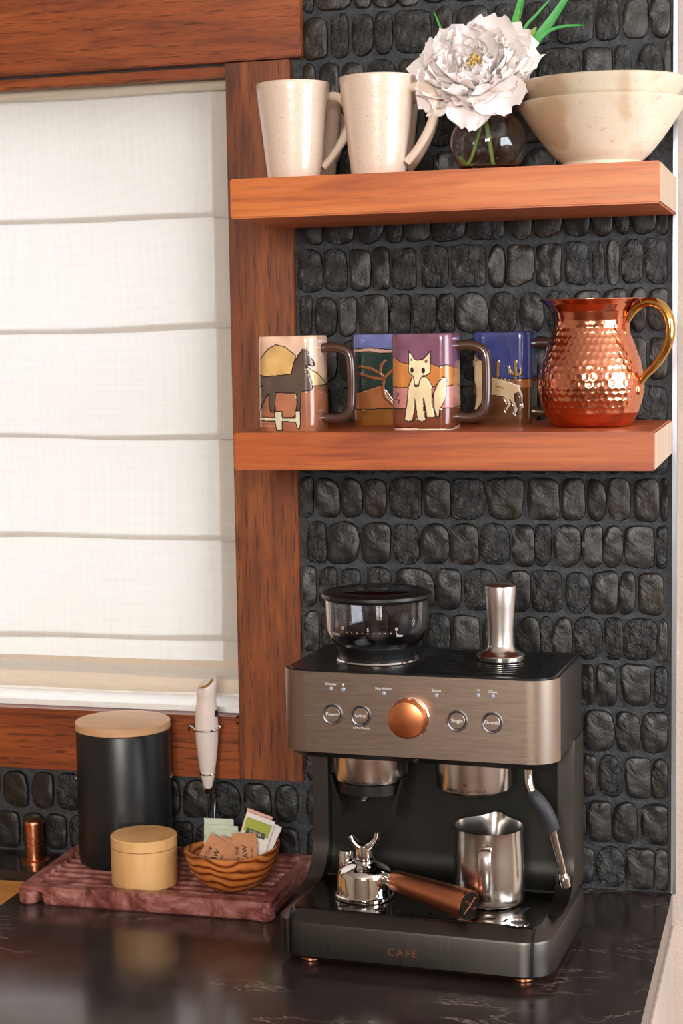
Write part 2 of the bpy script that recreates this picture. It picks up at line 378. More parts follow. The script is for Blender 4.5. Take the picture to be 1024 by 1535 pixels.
# stones of the backsplash: one object each, in courses
def stone_mesh(w_, h_, d_, seed):
    r = random.Random(seed); n = 22
    ex = r.choice([4.5, 6, 8, 10, 3.4]); V = []; F = []
    cor = [r.uniform(.86, 1.0) if r.random() < .6 else 1.0 for _ in range(4)]; ph = [r.uniform(0, 6.28) for _ in range(5)]; am = [r.uniform(0, .03) for _ in range(3)]
    tx, tz = r.uniform(-.25, .25), r.uniform(-.2, .2)
    def rad(a):
        c, s_ = abs(math.cos(a)), abs(math.sin(a)); k = (c ** ex + s_ ** ex) ** (-1 / ex)
        q = (a % (2 * PI)) / (PI / 2); i = int(q) % 4; wq = math.sin((q - int(q)) * PI) ** 2
        k *= 1 - (1 - cor[i]) * wq * 1.1
        k *= 1 + am[0] * math.sin(2 * a + ph[0]) + am[1] * math.sin(3 * a + ph[1]) + am[2] * .6 * math.sin(5 * a + ph[2])
        return min(k, 1.42)
    lv = [(1.0, 0.0), (1.0, .6), (.98, .86), (.93, .96), (.62, 1.0), (.3, 1.02)]
    mx = max(abs(rad(2 * PI * (i + .5) / n) * math.cos(2 * PI * (i + .5) / n)) for i in range(n)); mz = max(abs(rad(2 * PI * (i + .5) / n) * math.sin(2 * PI * (i + .5) / n)) for i in range(n))
    for s_, hh in lv:
        for i in range(n):
            a = 2 * PI * (i + .5) / n; k = rad(a) * s_
            x, z = k * math.cos(a) / mx, k * math.sin(a) / mz
            x = max(-1, min(1, x)) * w_ / 2; z = max(-1, min(1, z)) * h_ / 2
            dd = d_ * hh * (1 + (tx * x / w_ + tz * z / h_) * 2 * (hh > .4)) + (hh > .9) * d_ * .16 * math.sin(x * 190 + ph[3]) * math.sin(z * 150 + ph[4])
            V.append((x, -dd, z))
    V.append((0, -d_ * 1.03, 0))
    for k in range(len(lv) - 1):
        for i in range(n):
            j = (i + 1) % n; F.append([k * n + i, k * n + j, (k + 1) * n + j, (k + 1) * n + i])
    L = (len(lv) - 1) * n
    for i in range(n): F.append([L + i, L + (i + 1) % n, L + n])
    return V, F
def px2x(px, row):     # course tracing: picture columns read off at the wall plane -> metres along the wall
    z = .0573 * row + .026
    a = 0.03 + (z - 1.0) * .0165; return (px - (470 + (z - 1.02) * 0)) / 1000 * 0 + a + 0
ROWS = {19: [(456,473),(475,532),(535,562),(563,603),(604,633),(635,684),(686,730),(733,770),(773,812),(815,860),(862,900),(903,945),(948,985),(988,1012)],
18: [(456,495),(500,526),(532,565),(567,594),(598,653),(657,686),(690,742),(746,788),(790,834),(843,898),(900,936),(942,980),(982,1012)],
17: [(456,475),(480,512),(516,550),(555,600),(603,630),(634,680),(684,720),(724,770),(775,811),(815,877),(882,926),(928,954),(961,1002),(1004,1013)],
14: [(455,483),(487,531),(537,578),(580,607),(608,649),(651,703),(705,762),(767,803),(808,849),(852,890),(893,925),(928,950),(953,990),(993,1008)],
13: [(444,483),(485,520),(524,557),(559,586),(588,627),(634,676),(681,733),(737,763),(765,807),(809,848),(852,890),(894,912),(915,935),(938,970),(973,1006)],
12: [(447,465),(469,505),(507,534),(537,584),(586,617),(619,658),(659,685),(686,736),(737,780),(783,820),(824,862),(865,905),(908,945),(948,975),(978,1006)],
8: [(446,464),(467,506),(507,540),(541,578),(581,632),(634,677),(678,731),(732,788),(794,843),(845,881),(884,913),(915,949),(955,993),(995,1005)],
7: [(453,484),(485,535),(537,584),(587,627),(628,674),(675,719),(721,767),(770,804),(805,830),(832,876),(877,907),(908,938),(940,985),(988,1004)],
6: [(448,467),(471,499),(506,535),(545,584),(589,651),(652,691),(695,748),(759,797),(799,845),(850,889),(889,930),(930,956),(961,999)],
5: [(448,470),(473,505),(508,540),(545,580),(585,632),(637,675),(677,719),(723,770),(775,812),(813,831),(831,861),(864,907),(909,937),(937,989),(992,1004)],
4: [(447,480),(484,525),(530,570),(575,610),(614,660),(665,700),(704,748),(752,790),(795,830),(834,870),(873,892),(896,927),(934,979),(984,1004)],
3: [(447,490),(494,530),(534,575),(580,622),(626,660),(664,712),(716,755),(760,800),(805,842),(846,873),(876,924),(926,963),(964,1004)],
2: [(447,478),(482,522),(526,570),(574,610),(614,655),(660,700),(704,745),(750,786),(790,830),(834,873),(877,895),(899,935),(939,978),(980,1004)],
1: [(447,485),(489,528),(532,570),(575,620),(625,660),(664,705),(710,750),(755,795),(800,840),(845,881),(885,918),(920,957),(963,1003)],
0: [(447,480),(485,530),(535,570),(574,615),(620,660),(665,700),(705,750),(755,790),(795,840),(845,891),(895,938),(940,982),(984,1004)]}
def colx(px, z):       # wall-plane x of a traced column, linear fit of the surveyed wall
    pl = 438.5 - (z - 1.03) * 6.8; pr = 1006.5 + (z - 0.0) * 8.3
    t = (px - pl) / (pr - pl)
    return 0.003 + (0.4675 - 0.003) * (t + 0.034 * t * (1 - t))
r5 = random.Random(31)
def add_stone(x0, x1, z0, z1, seed):
    cx, cz = (x0 + x1) / 2, (z0 + z1) / 2
    kind = r5.choice(['stone_a', 'stone_b', 'stone_c', 'stone_a', 'stone_b'])
    o = mesh('stone', stone_mesh(x1 - x0, z1 - z0, r5.uniform(.0055, .0078), seed), M[kind], wall_back, (cx, 0.0, cz), angle=60)
    return o
for row in range(20):
    z0 = .0573 * row + .0025
    tr_ = ROWS.get(row)
    if tr_ is None:
        tr_ = []; p = 450 + r5.uniform(-3, 8)
        while p < 990:
            q = p + r5.uniform(28, 54)
            if q > 990: q = 1006
            tr_.append((p, q)); p = q + 4
    for i, (a, b) in enumerate(tr_):
        xa, xb = colx(a, z0), colx(b, z0)
        if xb > .4675: xb = .4675
        if xb - xa < .005: continue
        add_stone(xa - .0006, xb + .0006, z0 - .001 + r5.uniform(0, .002), z0 + .0545 - r5.uniform(0, .003), row * 100 + i)
for row in (0, 1):     # courses continuing under the window
    x = -.006
    while x > -.50:
        wd = r5.uniform(.026, .044); add_stone(x - wd, x, .0573 * row + .003, .0573 * row + .0545, int(9000 + row * 100 - x * 1000)); x -= wd + .004

# ------------------------------------------------------------------ window
struct(mesh('trim_1', box(-.0815, .0025, -.013, 0, .1185, 1.0352), M['oak_v'], bevel=.0012))
struct(mesh('trim_2', box(-1.4, .0185, -.019, 0, 1.0362, 1.16), M['oak_h'], bevel=.0015))
struct(mesh('trim_3', box(-1.4, -.0823, -.012, 0, .1175, .1905), M['oak_h'], bevel=.0012))
struct(mesh('trim_5', box(-1.33, -.0825, -.016, .012, .1912, .2005), M['oak_h'], bevel=.003))
struct(mesh('trim_6', box(-1.25, -.0823, .002, .012, 1.020, 1.034), M['oak_h'], bevel=.001))
win = struct(empty('window_1', (-.66, .1, .2)))
fr = join(box(-1.25, -.0815, .085, .12, .2045, .222), box(-1.25, -.0815, .085, .12, .985, 1.034), box(-.128, -.0815, .085, .12, .245, .985), box(-1.25, -1.20, .085, .12, .245, .985))
mesh('sash_frame', tr(fr, (.66, -.1, -.2)), M['white_paint'], win, smooth=False)
mesh('sill_board', tr(box(-1.25, -.0815, .013, .085, .2, .2075), (.66, -.1, -.2)), M['white_paint'], win, smooth=False)
mesh('pane', tr(box(-1.20, -.128, .1, .104, .222, .985), (.66, -.1, -.2)), M['pane'], win, smooth=False)
mesh('jamb', tr(join(box(-.0815, -.0805, 0, .085, .2005, 1.034), box(-1.251, -1.25, 0, .085, .2005, 1.034)), (.66, -.1, -.2)), M['white_paint'], win, smooth=False)
# roman shade with stacked folds
sh = empty('roman_shade', (-.66, .03, .22), 0, 'cream linen roman shade with soft horizontal folds in the wood-framed window', 'window shade')
def shade(z0, z1, folds, y0, x0=-1.235, x1=-.0885, nx=110, amp=.0022):
    zs = []; ys = []
    marks = [z1] + folds + [z0]
    for k in range(len(marks) - 1):
        a, b = marks[k], marks[k + 1]
        for i in range(10):
            t = i / 10; zs.append(a + (b - a) * t); ys.append(y0 - .0005 - .0055 * t ** 2.5)
        if k < len(marks) - 2:
            zs += [b + .0005, b + .006]; ys += [y0 - .0062, y0 - .003]   # tuck behind the fold
            zs[-2], zs[-1] = b, b + .007
    zs.append(marks[-1]); ys.append(y0 - .0095)
    V = []; F = []; m = len(zs)
    for j in range(m):
        for i in range(nx + 1):
            x = x0 + (x1 - x0) * i / nx
            wob = amp * (math.sin(x * 9 + zs[j] * 4) + .5 * math.sin(x * 23 + zs[j] * 9 + 1))
            dz = .0022 * math.sin(x * 7 + j * .35) + .0012 * math.sin(x * 19 + j)
            V.append((x + .66, ys[j] - .03 + wob, zs[j] - .22 + (dz if 0 < j < m else 0)))
    for j in range(m - 1):
        for i in range(nx): F.append([j * (nx + 1) + i, j * (nx + 1) + i + 1, (j + 1) * (nx + 1) + i + 1, (j + 1) * (nx + 1) + i])
    return V, F
mesh('shade_fabric', shade(.246, 1.030, [.845, .703, .562, .426, .293], .030), M['linen'], sh, angle=80)
mesh('shade_hem', shade(.2225, .2665, [], .0275, nx=90), M['linen_hem'], sh, angle=80)
mesh('side_hem', shade(.246, 1.030, [.845, .703, .562, .426, .293], .0322, x0=-.1165, x1=-.0890, nx=6), M['linen_hem'], sh, angle=80)
mesh('head_band', shade(1.005, 1.032, [], .031, nx=60, amp=.0008), M['linen_hem'], sh, angle=80)

# ------------------------------------------------------------------ worktop and sink board
ct = join(box(-.327, .4705, -.64, 0, -.04, 0), box(-1.4, -.327, -.0915, 0, -.04, 0), box(-1.4, -.327, -.64, -.52, -.04, 0), box(-1.4, -1.0, -.52, -.0915, -.04, 0))
tag(mesh('worktop', ct, M['counter'], smooth=False), 'dark veined stone worktop carrying the coffee machine and the tray', 'worktop')
tag(mesh('cutting_board', box(-.995, -.3285, -.515, -.0935, -.033, -.013), M['board'], bevel=.002), 'honey-coloured wooden board set into the sink opening at the far left', 'cutting board')
tag(mesh('sink_basin', join(box(-1.0, -.327, -.52, -.0915, -.20, -.19), box(-1.01, -1.0, -.52, -.0915, -.2, -.04), box(-.327, -.32, -.52, -.0915, -.2, -.04), box(-1.0, -.327, -.53, -.52, -.2, -.04), box(-1.0, -.327, -.0915, -.085, -.2, -.04), box(-1.0, -.327, -.105, -.0915, -.05, -.0335), box(-1.0, -.327, -.52, -.505, -.05, -.0335)), M['black_satin'], smooth=False), 'dark metal sink basin beneath the wooden board', 'sink')
tag(mesh('base_cabinet', join(box(-1.4, -1.02, -.6, -.01, FL, -.04), box(-.31, .298, -.6, -.01, FL, -.04), box(-1.02, -.31, -.6, -.01, FL, -.21), box(-1.02, -.31, -.6, -.56, -.21, -.04)), M['oak_v'], bevel=.002), 'stained oak base cabinet under the stone worktop', 'cabinet')

# air switch behind the tray
sw = empty('air_switch', (-.3635, -.043, 0), 0, 'copper push-button cylinder with two engraved bands on the worktop under the window', 'air switch')
mesh('flange', lathe([(.0205, 0), (.0205, .002), (.017, .0035), (.0135, .0035)], 32), M['bronze'], sw)
mesh('body', lathe([(.0125, .0035), (.0125, .023), (.0118, .0236), (.0118, .0256), (.0125, .0262), (.0125, .032), (.0118, .0326), (.0118, .0346), (.0125, .0352), (.0125, .050)], 32), M['bronze'], sw)
mesh('cap', lathe([(.0136, .050), (.0138, .0535), (.0125, .0555), (.0001, .056)], 32), M['bronze'], sw)

# ------------------------------------------------------------------ shelves
def shelf(name, x0, x1, d, z0, z1, mat, label):
    t = empty(name, ((x0 + x1) / 2, 0, z0), 0, label, 'shelf', 'floating wooden shelves')
    cx = (x0 + x1) / 2
    mesh('plank', box(x0 - cx, x1 - cx - .0006, -d, -.0135, 0, z1 - z0), mat, t, bevel=.0018)
    mesh('cleat', box(x0 - cx + .009, x1 - cx - .0008, -.0134, -.0082, .001, z1 - z0 - .001), mat, t, smooth=False)
    mesh('end_face', box(x1 - cx - .0006, x1 - cx, -d + .0018, -.0085, .0018, z1 - z0 - .0018), M['end_grain'], t, smooth=False)
    return t
shelf('floating_shelf', -.0045, .4735, .2500, .8268, .8713, M['shelf'], 'thick orange-brown floating wooden shelf holding the white mugs and stacked bowls')
shelf('floating_shelf', -.0050, .4685, .2550, .5425, .5850, M['shelf_low'], 'thick reddish floating wooden shelf holding the painted mugs and copper pitcher')

# ------------------------------------------------------------------ white mugs
S1 = .8713
def white_mug(x, y, ha, label, s=1.0):
    t = empty('tall_mug', (x, y, S1), 0, label, 'mug', 'cream mugs on the upper shelf')
    rb, rt, h = .0305 * s, .0425 * s, .111 * s
    P = [(.0, .0), (rb - .004, 0), (rb - .001, .0012), (rb, .004)]
    for k in range(1, 13): q = k / 12; P.append((rb + (rt - rb) * q, .004 + (h - .006) * q))
    P += [(rt - .0004, h - .0006), (rt - .002, h), (rt - .0036, h - .001)]
    for k in range(11, -1, -1): q = k / 12; P.append((rb - .004 + (rt - rb) * q, .006 + (h - .009) * q))
    P.append((.0, .006))
    mesh('body', lathe(P, 64, cap0=False, cap1=False), M['white_glaze'], t)
    c, sn = math.cos(ha), math.sin(ha)
    pts = [(rt - .008, h * .86), (rt + .010, h * .875), (rt + .0225, h * .79), (rt + .026, h * .64), (rt + .018, h * .45), (rt + .004, h * .26), (rb + .0035, h * .14)]
    mesh('handle', tube(smoothp([(a * c, a * sn, z) for a, z in pts], 7), [.0052, .0056, .0058, .0055, .005, .0046, .005], 12, 1.0), M['white_glaze'], t)
    return t
white_mug(.0525, -.180, .55, 'tall cream speckled mug at the left end of the upper shelf, front row', 1.0)
white_mug(.1520, -.180, -.15, 'tall cream speckled mug in front, directly left of the flower vase', 1.02)
white_mug(.044, -.078, 1.2, 'tall cream mug half hidden behind the leftmost mug of the upper shelf', .98)
white_mug(.1365, -.076, -.35, 'tall cream mug at the back, only its handle and edge showing beside the vase', 1.0)

# ------------------------------------------------------------------ vase and peony
vz = empty('bud_vase', (.273, -.148, S1), 0, 'small round clear glass vase holding the peony on the upper shelf', 'vase')
outer = [(.0, .0), (.026, 0), (.031, .0015)]
for k in range(15):
    a = -PI * .32 + k / 14 * (PI * .32 + PI * .37); outer.append((.0435 * math.cos(a), .036 + .0405 * math.sin(a)))
outer += [(.0165, .0765), (.0185, .0815), (.0175, .0822)]
inner = [(.0155, .0785)]
for k in range(14, -1, -1):
    a = -PI * .26 + k / 14 * (PI * .26 + PI * .37); inner.append((.0417 * math.cos(a), .0362 + .0387 * math.sin(a)))
inner += [(.015, .0065), (0, .006)]
mesh('glass_body', lathe(outer + inner, 56, cap0=False, cap1=False), M['glass'], vz, angle=60)

fl = empty('peony', (.262, -.160, .985), 0, 'large pale pink peony bloom with green blades standing in the glass vase', 'flower')
ax = Vector((.02, -.74, .50)).normalized(); e1 = ax.cross(Vector((0, 0, 1))).normalized(); e2 = e1.cross(ax)
def petal(phi, a0, a1, L, W, cup, seed, r0_=.006, tip=.1, off=0):
    r = random.Random(seed); nu, nv = 9, 10; V = []; F = []; d = (e1 * math.cos(phi) + e2 * math.sin(phi)); side = ax.cross(d)
    p = d * r0_ - ax * .012 + ax * off; ang = a0; ph = r.uniform(0, 6.28)
    for j in range(nv + 1):
        v = j / nv; ang = a0 + (a1 - a0) * v ** 1.2
        dr = ax * math.cos(ang) + d * math.sin(ang); nn = d * math.cos(ang) - ax * math.sin(ang)
        if j: p = p + dr * (L / nv)
        hw = W * (.28 + .72 * math.sin(min(1, v * 1.15) * PI / 2)) * (1 if v < .72 else math.sqrt(max(0.0, 1 - ((v - .72) / .29) ** 2.6)) * .80 + .20)
        for i in range(nu):
            u = -1 + 2 * i / (nu - 1)
            q = p + side * hw * u * (1 - .12 * cup * u * u) - nn * cup * hw * (u * u) * .55
            q += dr * (L * .03 * (-(u * u)) * v + L * .035 * math.sin(u * 4 + ph) * v ** 3 + L * .028 * math.sin(u * 9 + ph * 2) * v ** 4)
            q += nn * (.0036 * math.sin(u * 5 + ph + v * 4) * v ** 2)
            V.append(tuple(q))
    for j in range(nv):
        for i in range(nu - 1): F.append([j * nu + i, j * nu + i + 1, (j + 1) * nu + i + 1, (j + 1) * nu + i])
    return V, F
rp = random.Random(12); k_ = 0
lay = [(9, .9, 1.95, .080, .033, .5), (9, 1.5, 1.0, .078, .030, .6), (10, 1.45, .62, .076, .028, .8), (10, 1.4, .36, .072, .026, .9), (10, 1.3, .16, .066, .023, 1.0), (10, 1.15, .0, .060, .019, 1.0), (9, .95, -.1, .052, .015, 1.0), (8, .7, -.1, .044, .011, .9)]
for li, (n, a0, a1, L, W0, cup) in enumerate(lay):
    for i in range(n):
        phi = 2 * PI * (i + .5 * (li % 2)) / n + rp.uniform(-.2, .2)
        if li == 0 and math.sin(phi) > .35: continue          # the drooping guard petals hang low and to the sides
        L2 = L * .89 * rp.uniform(.86, 1.12); W = W0 * .9
        k_ += 1
        mesh('petal', petal(phi, a0 + rp.uniform(-.08, .08), a1 + rp.uniform(-.18, .18), L2, W * rp.uniform(.85, 1.15), cup * rp.uniform(.7, 1.1), 500 + k_, r0_=.007 - .0008 * li), M['petal'], fl, angle=80)
hv = []
for i in range(34):
    a = rp.uniform(0, 6.28); q = rp.uniform(0, .011); b = ax * rp.uniform(.016, .026) + e1 * math.cos(a) * q + e2 * math.sin(a) * q
    hv.append(tube([ax * 0 + e1 * math.cos(a) * q * .5 + e2 * math.sin(a) * q * .5, b], [.0007, .0014], 5))
tag(mesh('stamens', join(*hv), M['stamen'], fl), kind='stuff')
fo = Vector((.262, -.160, .985))
def L_(p): return tuple(Vector(p) - fo)
mesh('flower_stem', tube(smoothp([L_((.262, -.150, .975)), L_((.268, -.148, .945)), L_((.274, -.147, .91)), L_((.279, -.150, .8795))], 6), .0026, 10), M['stem'], fl)
mesh('flower_stem', tube(smoothp([L_((.270, -.145, .950)), L_((.262, -.146, .92)), L_((.254, -.15, .8925)), L_((.249, -.158, .883))], 6), .0021, 10), M['stem'], fl)
mesh('stem_stub', tube(smoothp([L_((.240, -.150, .893)), L_((.246, -.152, .8865)), L_((.256, -.154, .8805))], 4), .0025, 10), M['stem'], fl)
def blade(pts, w0, mat, name='leaf', fold=.3):
    P = smoothp([L_(p) for p in pts], 8); n = len(P); V = []; F = []
    for i, p in enumerate(P):
        t = P[min(i + 1, n - 1)] - P[max(0, i - 1)]; t.normalize(); s_ = t.cross(Vector((0, -1, 0))).normalized(); q = i / (n - 1)
        wv = w0 * (math.sin(PI * min(1, .25 + q * .75)) ** .7 if q < 1 else 0) + .0002
        V += [tuple(p + s_ * wv), tuple(p + Vector((0, .0022 * fold, 0))), tuple(p - s_ * wv), tuple(p + Vector((0, .0004, 0)) + Vector((0, .0022 * fold, 0)))]
    for i in range(n - 1):
        a, b = i * 4, i * 4 + 4
        F += [[a, a + 1, b + 1, b], [a + 1, a + 2, b + 2, b + 1], [a, b, b + 3, a + 3], [a + 3, b + 3, b + 2, a + 2]]
    return mesh(name, (V, F), mat, fl, angle=70)
blade([(.285, -.13, .97), (.312, -.125, 1.008), (.338, -.12, 1.040), (.374, -.115, 1.092)], .0062, M['blade'])
blade([(.290, -.12, .98), (.296, -.115, 1.03), (.303, -.11, 1.06), (.312, -.105, 1.10)], .0050, M['blade'])
blade([(.31, -.13, 1.0), (.336, -.13, 1.028), (.357, -.13, 1.035), (.3815, -.13, 1.0345)], .0018, M['blade'])
blade([(.30, -.12, 1.0), (.31, -.12, 1.035), (.325, -.12, 1.052), (.348, -.12, 1.075)], .0017, M['blade'])
blade([(.295, -.13, 1.0), (.3005, -.13, 1.03), (.309, -.13, 1.062)], .0012, M['stem'])
blade([(.30, -.13, .995), (.312, -.13, 1.018), (.326, -.13, 1.036)], .0055, M['stem'], 'bract')
blade([(.225, -.13, 1.02), (.215, -.13, 1.045), (.208, -.13, 1.062)], .0012, M['blade'])
def sepal(a, b, c_):
    blade([a, b], .0042, M['stem'], 'sepal'); blade([b, c_], .0036, M['orange_tip'], 'sepal_tip')
sepal((.250, -.165, .962), (.240, -.172, .948), (.232, -.176, .936))
sepal((.283, -.165, .966), (.297, -.172, .9575), (.305, -.174, .950))
sepal((.283, -.165, .962), (.293, -.172, .946), (.298, -.174, .932))

# ------------------------------------------------------------------ stacked bowls
def bowl(z, R, foot, h, label, tilt=0):
    t = empty('stoneware_bowl', (.3985, -.128, z), .6, label, 'bowl', 'nested stoneware bowls')
    P = [(.0, .003), (foot - .006, .003), (foot - .005, 0), (foot, 0), (foot + .001, .006), (foot - .001, .010)]
    for k in range(1, 15):
        q = k / 14; P.append((foot + (R - foot) * (q ** .80), .011 + (h - .012) * q))
    P += [(R + .0008, h + .0008), (R - .001, h + .0022), (R - .0035, h + .0005)]
    for k in range(13, -1, -1):
        q = k / 14; P.append((max(.001, foot - .006 + (R - foot) * (q ** .80)), .016 + (h - .016) * q))
    P.append((0.0, .0158))
    o = mesh('body', lathe(P, 96, cap0=False, cap1=False), M['bowl'], t)
    t.rotation_euler = (tilt, 0, .6)
    return t
bowl(S1, .0945, .045, .0755, 'wide cream stoneware bowl resting on the upper shelf, lower of the nested pair')
bowl(S1 + .0235, .0945, .040, .0745, 'cream stoneware bowl nested inside, upper of the stacked pair')

# ------------------------------------------------------------------ painted mugs (raised drawings fired into the glaze)
S2 = .5850
def seg_dist(px, py, pts, closed):
    P = np.array(pts, float); Q = np.roll(P, -1, 0) if closed else P[1:]; A = P if closed else P[:-1]
    d = np.full(px.shape, 1e9)
    for a, b in zip(A, Q):
        ab = b - a; l2 = max(1e-9, ab @ ab); t = np.clip(((px - a[0]) * ab[0] + (py - a[1]) * ab[1]) / l2, 0, 1)
        d = np.minimum(d, np.hypot(px - a[0] - t * ab[0], py - a[1] - t * ab[1]))
    return d
def inside(px, py, pts):
    r = np.zeros(px.shape, bool); n = len(pts)
    for i in range(n):
        (x1, y1), (x2, y2) = pts[i], pts[(i + 1) % n]
        if y1 == y2: continue
        c = ((y1 > py) != (y2 > py)) & (px < (x2 - x1) * (py - y1) / (y2 - y1) + x1); r ^= c
    return r
MW = .0695
def art_mug(x, y, label, x0c, fw, sw_, y0c, y1c, shapes, sky, inner_c, ht=.108, handle=True):
    """shapes: list of (kind, points, colour) in drawing units; front face starts at x0c and is fw wide, side face sw_ wide"""
    t = empty('painted_mug', (x, y, S2), 0, label, 'mug', 'painted mugs on the lower shelf')
    r = .0135; NB = 92; loop = []; per = []
    a = MW / 2
    straight = MW - 2 * r
    # perimeter starts at front-left, runs right along the front, then the right side, back, left
    corners = [(a - r, -a + r, -PI / 2), (a - r, a - r, 0), (-a + r, a - r, PI / 2), (-a + r, -a + r, PI)]
    pts = []; nc = 20; ns = NB * 1
    starts = [(-a + r, -a), (a, -a + r), (a - r, a), (-a, a - r)]; dirs = [(1, 0), (0, 1), (-1, 0), (0, -1)]
    for sidx in range(4):
        for i in range(ns if sidx < 2 else 12):
            q = i / (ns if sidx < 2 else 12) * straight; pts.append((starts[sidx][0] + dirs[sidx][0] * q, starts[sidx][1] + dirs[sidx][1] * q))
        cx, cy, a0 = corners[sidx]
        for i in range(nc):
            an = a0 + PI / 2 * i / nc; pts.append((cx + r * math.cos(an), cy + r * math.sin(an)))
    n = len(pts); NZ = 170
    # view-like parametrisation: x on front, depth on side
    U = []
    for i, (px_, py_) in enumerate(pts):
        uf = (px_ + a) / (2 * a); us = (py_ + a) / (2 * a)
        if py_ > a - 1e-6 or (px_ < 0 and py_ > -a + r): U.append(-1.0 if px_ < 0 and py_ < a - r else 2.2)
        else: U.append(uf * fw + us * sw_)
    U = np.array(U); U = np.where(U == -1.0, -.02 * fw, U)
    Zs = np.linspace(0, 1, NZ)
    PX = x0c + np.repeat(U[None, :], NZ, 0); PY = y1c + (y0c - y1c) * np.repeat(Zs[:, None], n, 1)
    C = np.zeros((NZ, n, 3)); C[:] = lin(sky)[:3]; H = np.zeros((NZ, n))
    oc = np.array(lin((44, 26, 18))[:3]); wl = fw * .0095
    for kind, pp, cc in shapes:
        c3 = np.array(lin(cc)[:3])
        if kind == 'band':   # everything below a wavy line
            xs = [p[0] for p in pp]; yy = np.interp(PX, xs, [p[1] for p in pp]); m = PY > yy; C[m] = c3; d = np.abs(PY - yy); C[d < wl] = oc; H[m] = 0; H[d < wl * 1.2] = -.00025
        elif kind == 'line':
            d = seg_dist(PX, PY, pp, False); wd = fw * .022; C[d < wd + wl] = oc; m = d < wd; C[m] = c3; H[m] = .0003
        elif kind == 'dot':
            d = np.hypot((PX - pp[0]) / pp[2], (PY - pp[1]) / pp[3]); C[d < 1] = c3
        elif kind == 'stroke':
            d = seg_dist(PX, PY, pp, False); C[d < wl] = c3
        else:
            m = inside(PX, PY, pp); d = seg_dist(PX, PY, pp, True); C[m] = c3; H[m] = .0004; C[d < wl] = oc; H[d < wl] = -.00015
    rs = np.random.RandomState(3); nz = rs.rand(9, 17)
    gx = np.linspace(0, 16, n) % 16; gz = np.linspace(0, 7.99, NZ); ix = gx.astype(int); iz = gz.astype(int); fx = gx - ix; fz = (gz - iz)[:, None]
    nn = (nz[iz][:, ix] * (1 - fx) + nz[iz][:, ix + 1] * fx) * (1 - fz) + (nz[iz + 1][:, ix] * (1 - fx) + nz[iz + 1][:, ix + 1] * fx) * fz
    C *= (.78 + .44 * nn)[:, :, None]
    V = []; cx = Vector((0, 0))
    for j in range(NZ):
        q = j / (NZ - 1); z = ht * q; sq = 1 - .03 * max(0, (.06 - q) / .06) - (.018 * max(0, (q - .94) / .06) ** 2)
        for i, (a_, b_) in enumerate(pts):
            l = math.hypot(a_, b_); k = sq * (1 + H[j, i] / l); V.append((a_ * k, b_ * k, z))
    F = [[j * n + i, j * n + (i + 1) % n, (j + 1) * n + (i + 1) % n, (j + 1) * n + i] for j in range(NZ - 1) for i in range(n)]
    # rim, inner wall, floors
    base = NZ * n; rings = [(.955, ht + .0010), (.90, ht), (.885, ht * .6), (.87, .006)]
    for k, z in rings:
        for a_, b_ in pts: V.append((a_ * k, b_ * k, z))
    prev = (NZ - 1) * n
    for m_ in range(4):
        cur = base + m_ * n
        F += [[prev + i, prev + (i + 1) % n, cur + (i + 1) % n, cur + i] for i in range(n)]; prev = cur
    F.append([prev + i for i in range(n)]); F.append(list(range(n))[::-1])
    me = bpy.data.meshes.new('body'); me.from_pydata(V, [], F); me.shade_smooth(); me.set_sharp_from_angle(angle=math.radians(50))
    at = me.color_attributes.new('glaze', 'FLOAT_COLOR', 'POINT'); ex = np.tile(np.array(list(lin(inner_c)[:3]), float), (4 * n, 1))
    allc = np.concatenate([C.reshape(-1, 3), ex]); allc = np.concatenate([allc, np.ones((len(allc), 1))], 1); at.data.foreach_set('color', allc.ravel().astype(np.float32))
    if 'glaze' not in M:
        m = NT('painted_glaze'); q = m.n('ShaderNodeVertexColor', layer_name='glaze'); m.set(color=q.outputs[0], rough=.16, coat=.5, coatr=.06)
        m.bump(m.noise(m.coord(), 26, 3), .25, .0015); M['glaze'] = m.m
    link('body', me, t, M['glaze'])
    hp = [(a - .004, .094), (a + .016, .0945), (a + .031, .088), (a + .0345, .070), (a + .0345, .040), (a + .031, .020), (a + .016, .0125), (a - .004, .0145)]
    mesh('handle', tube(smoothp([(p, 0, z) for p, z in hp], 7), .0062, 14, .9), M['handle_brown'], t)
    return t
sh_horse = [('band', [(40, 515), (665, 510)], (158, 98, 70)),
  ('p', [(48, 330), (70, 290), (100, 240), (150, 185), (215, 150), (290, 170), (380, 245), (350, 410), (110, 430), (48, 430)], (204, 162, 100)),
  ('p', [(400, 240), (470, 340), (560, 400), (640, 505), (540, 510), (440, 505)], (212, 180, 126)),
  ('p', [(195, 560), (380, 560), (390, 720), (350, 780), (260, 775), (200, 720)], (176, 112, 80)),
  ('p', [(60, 420), (75, 400), (110, 425), (340, 405), (365, 300), (410, 235), (440, 190), (455, 205), (470, 190), (495, 245), (530, 290), (540, 330), (520, 345), (490, 328), (465, 340), (500, 440), (525, 520), (510, 545), (420, 560), (412, 650), (408, 715), (375, 715), (388, 640), (375, 570), (205, 560), (190, 730), (160, 730), (146, 650), (150, 575), (120, 600), (90, 670), (75, 722), (50, 715), (70, 650), (92, 590), (95, 500), (66, 520), (58, 470)], (88, 72, 62)),
  ('p', [(45, 770), (195, 778), (195, 725), (255, 725), (258, 785), (370, 780), (370, 722), (410, 722), (412, 830), (400, 878), (385, 870), (368, 815), (256, 812), (254, 888), (205, 888), (196, 808), (45, 800)], (210, 200, 170)),
  ('dot', (505, 280, 6, 7), (20, 15, 12)),
  ('stroke', [(60, 850), (190, 850)], (200, 150, 115))]
art_mug(.0505, -.191, 'square painted mug with a dark horse and fence on peach glaze', 45, 495, 125, 85, 895, sh_horse, (226, 186, 158), (190, 150, 125))
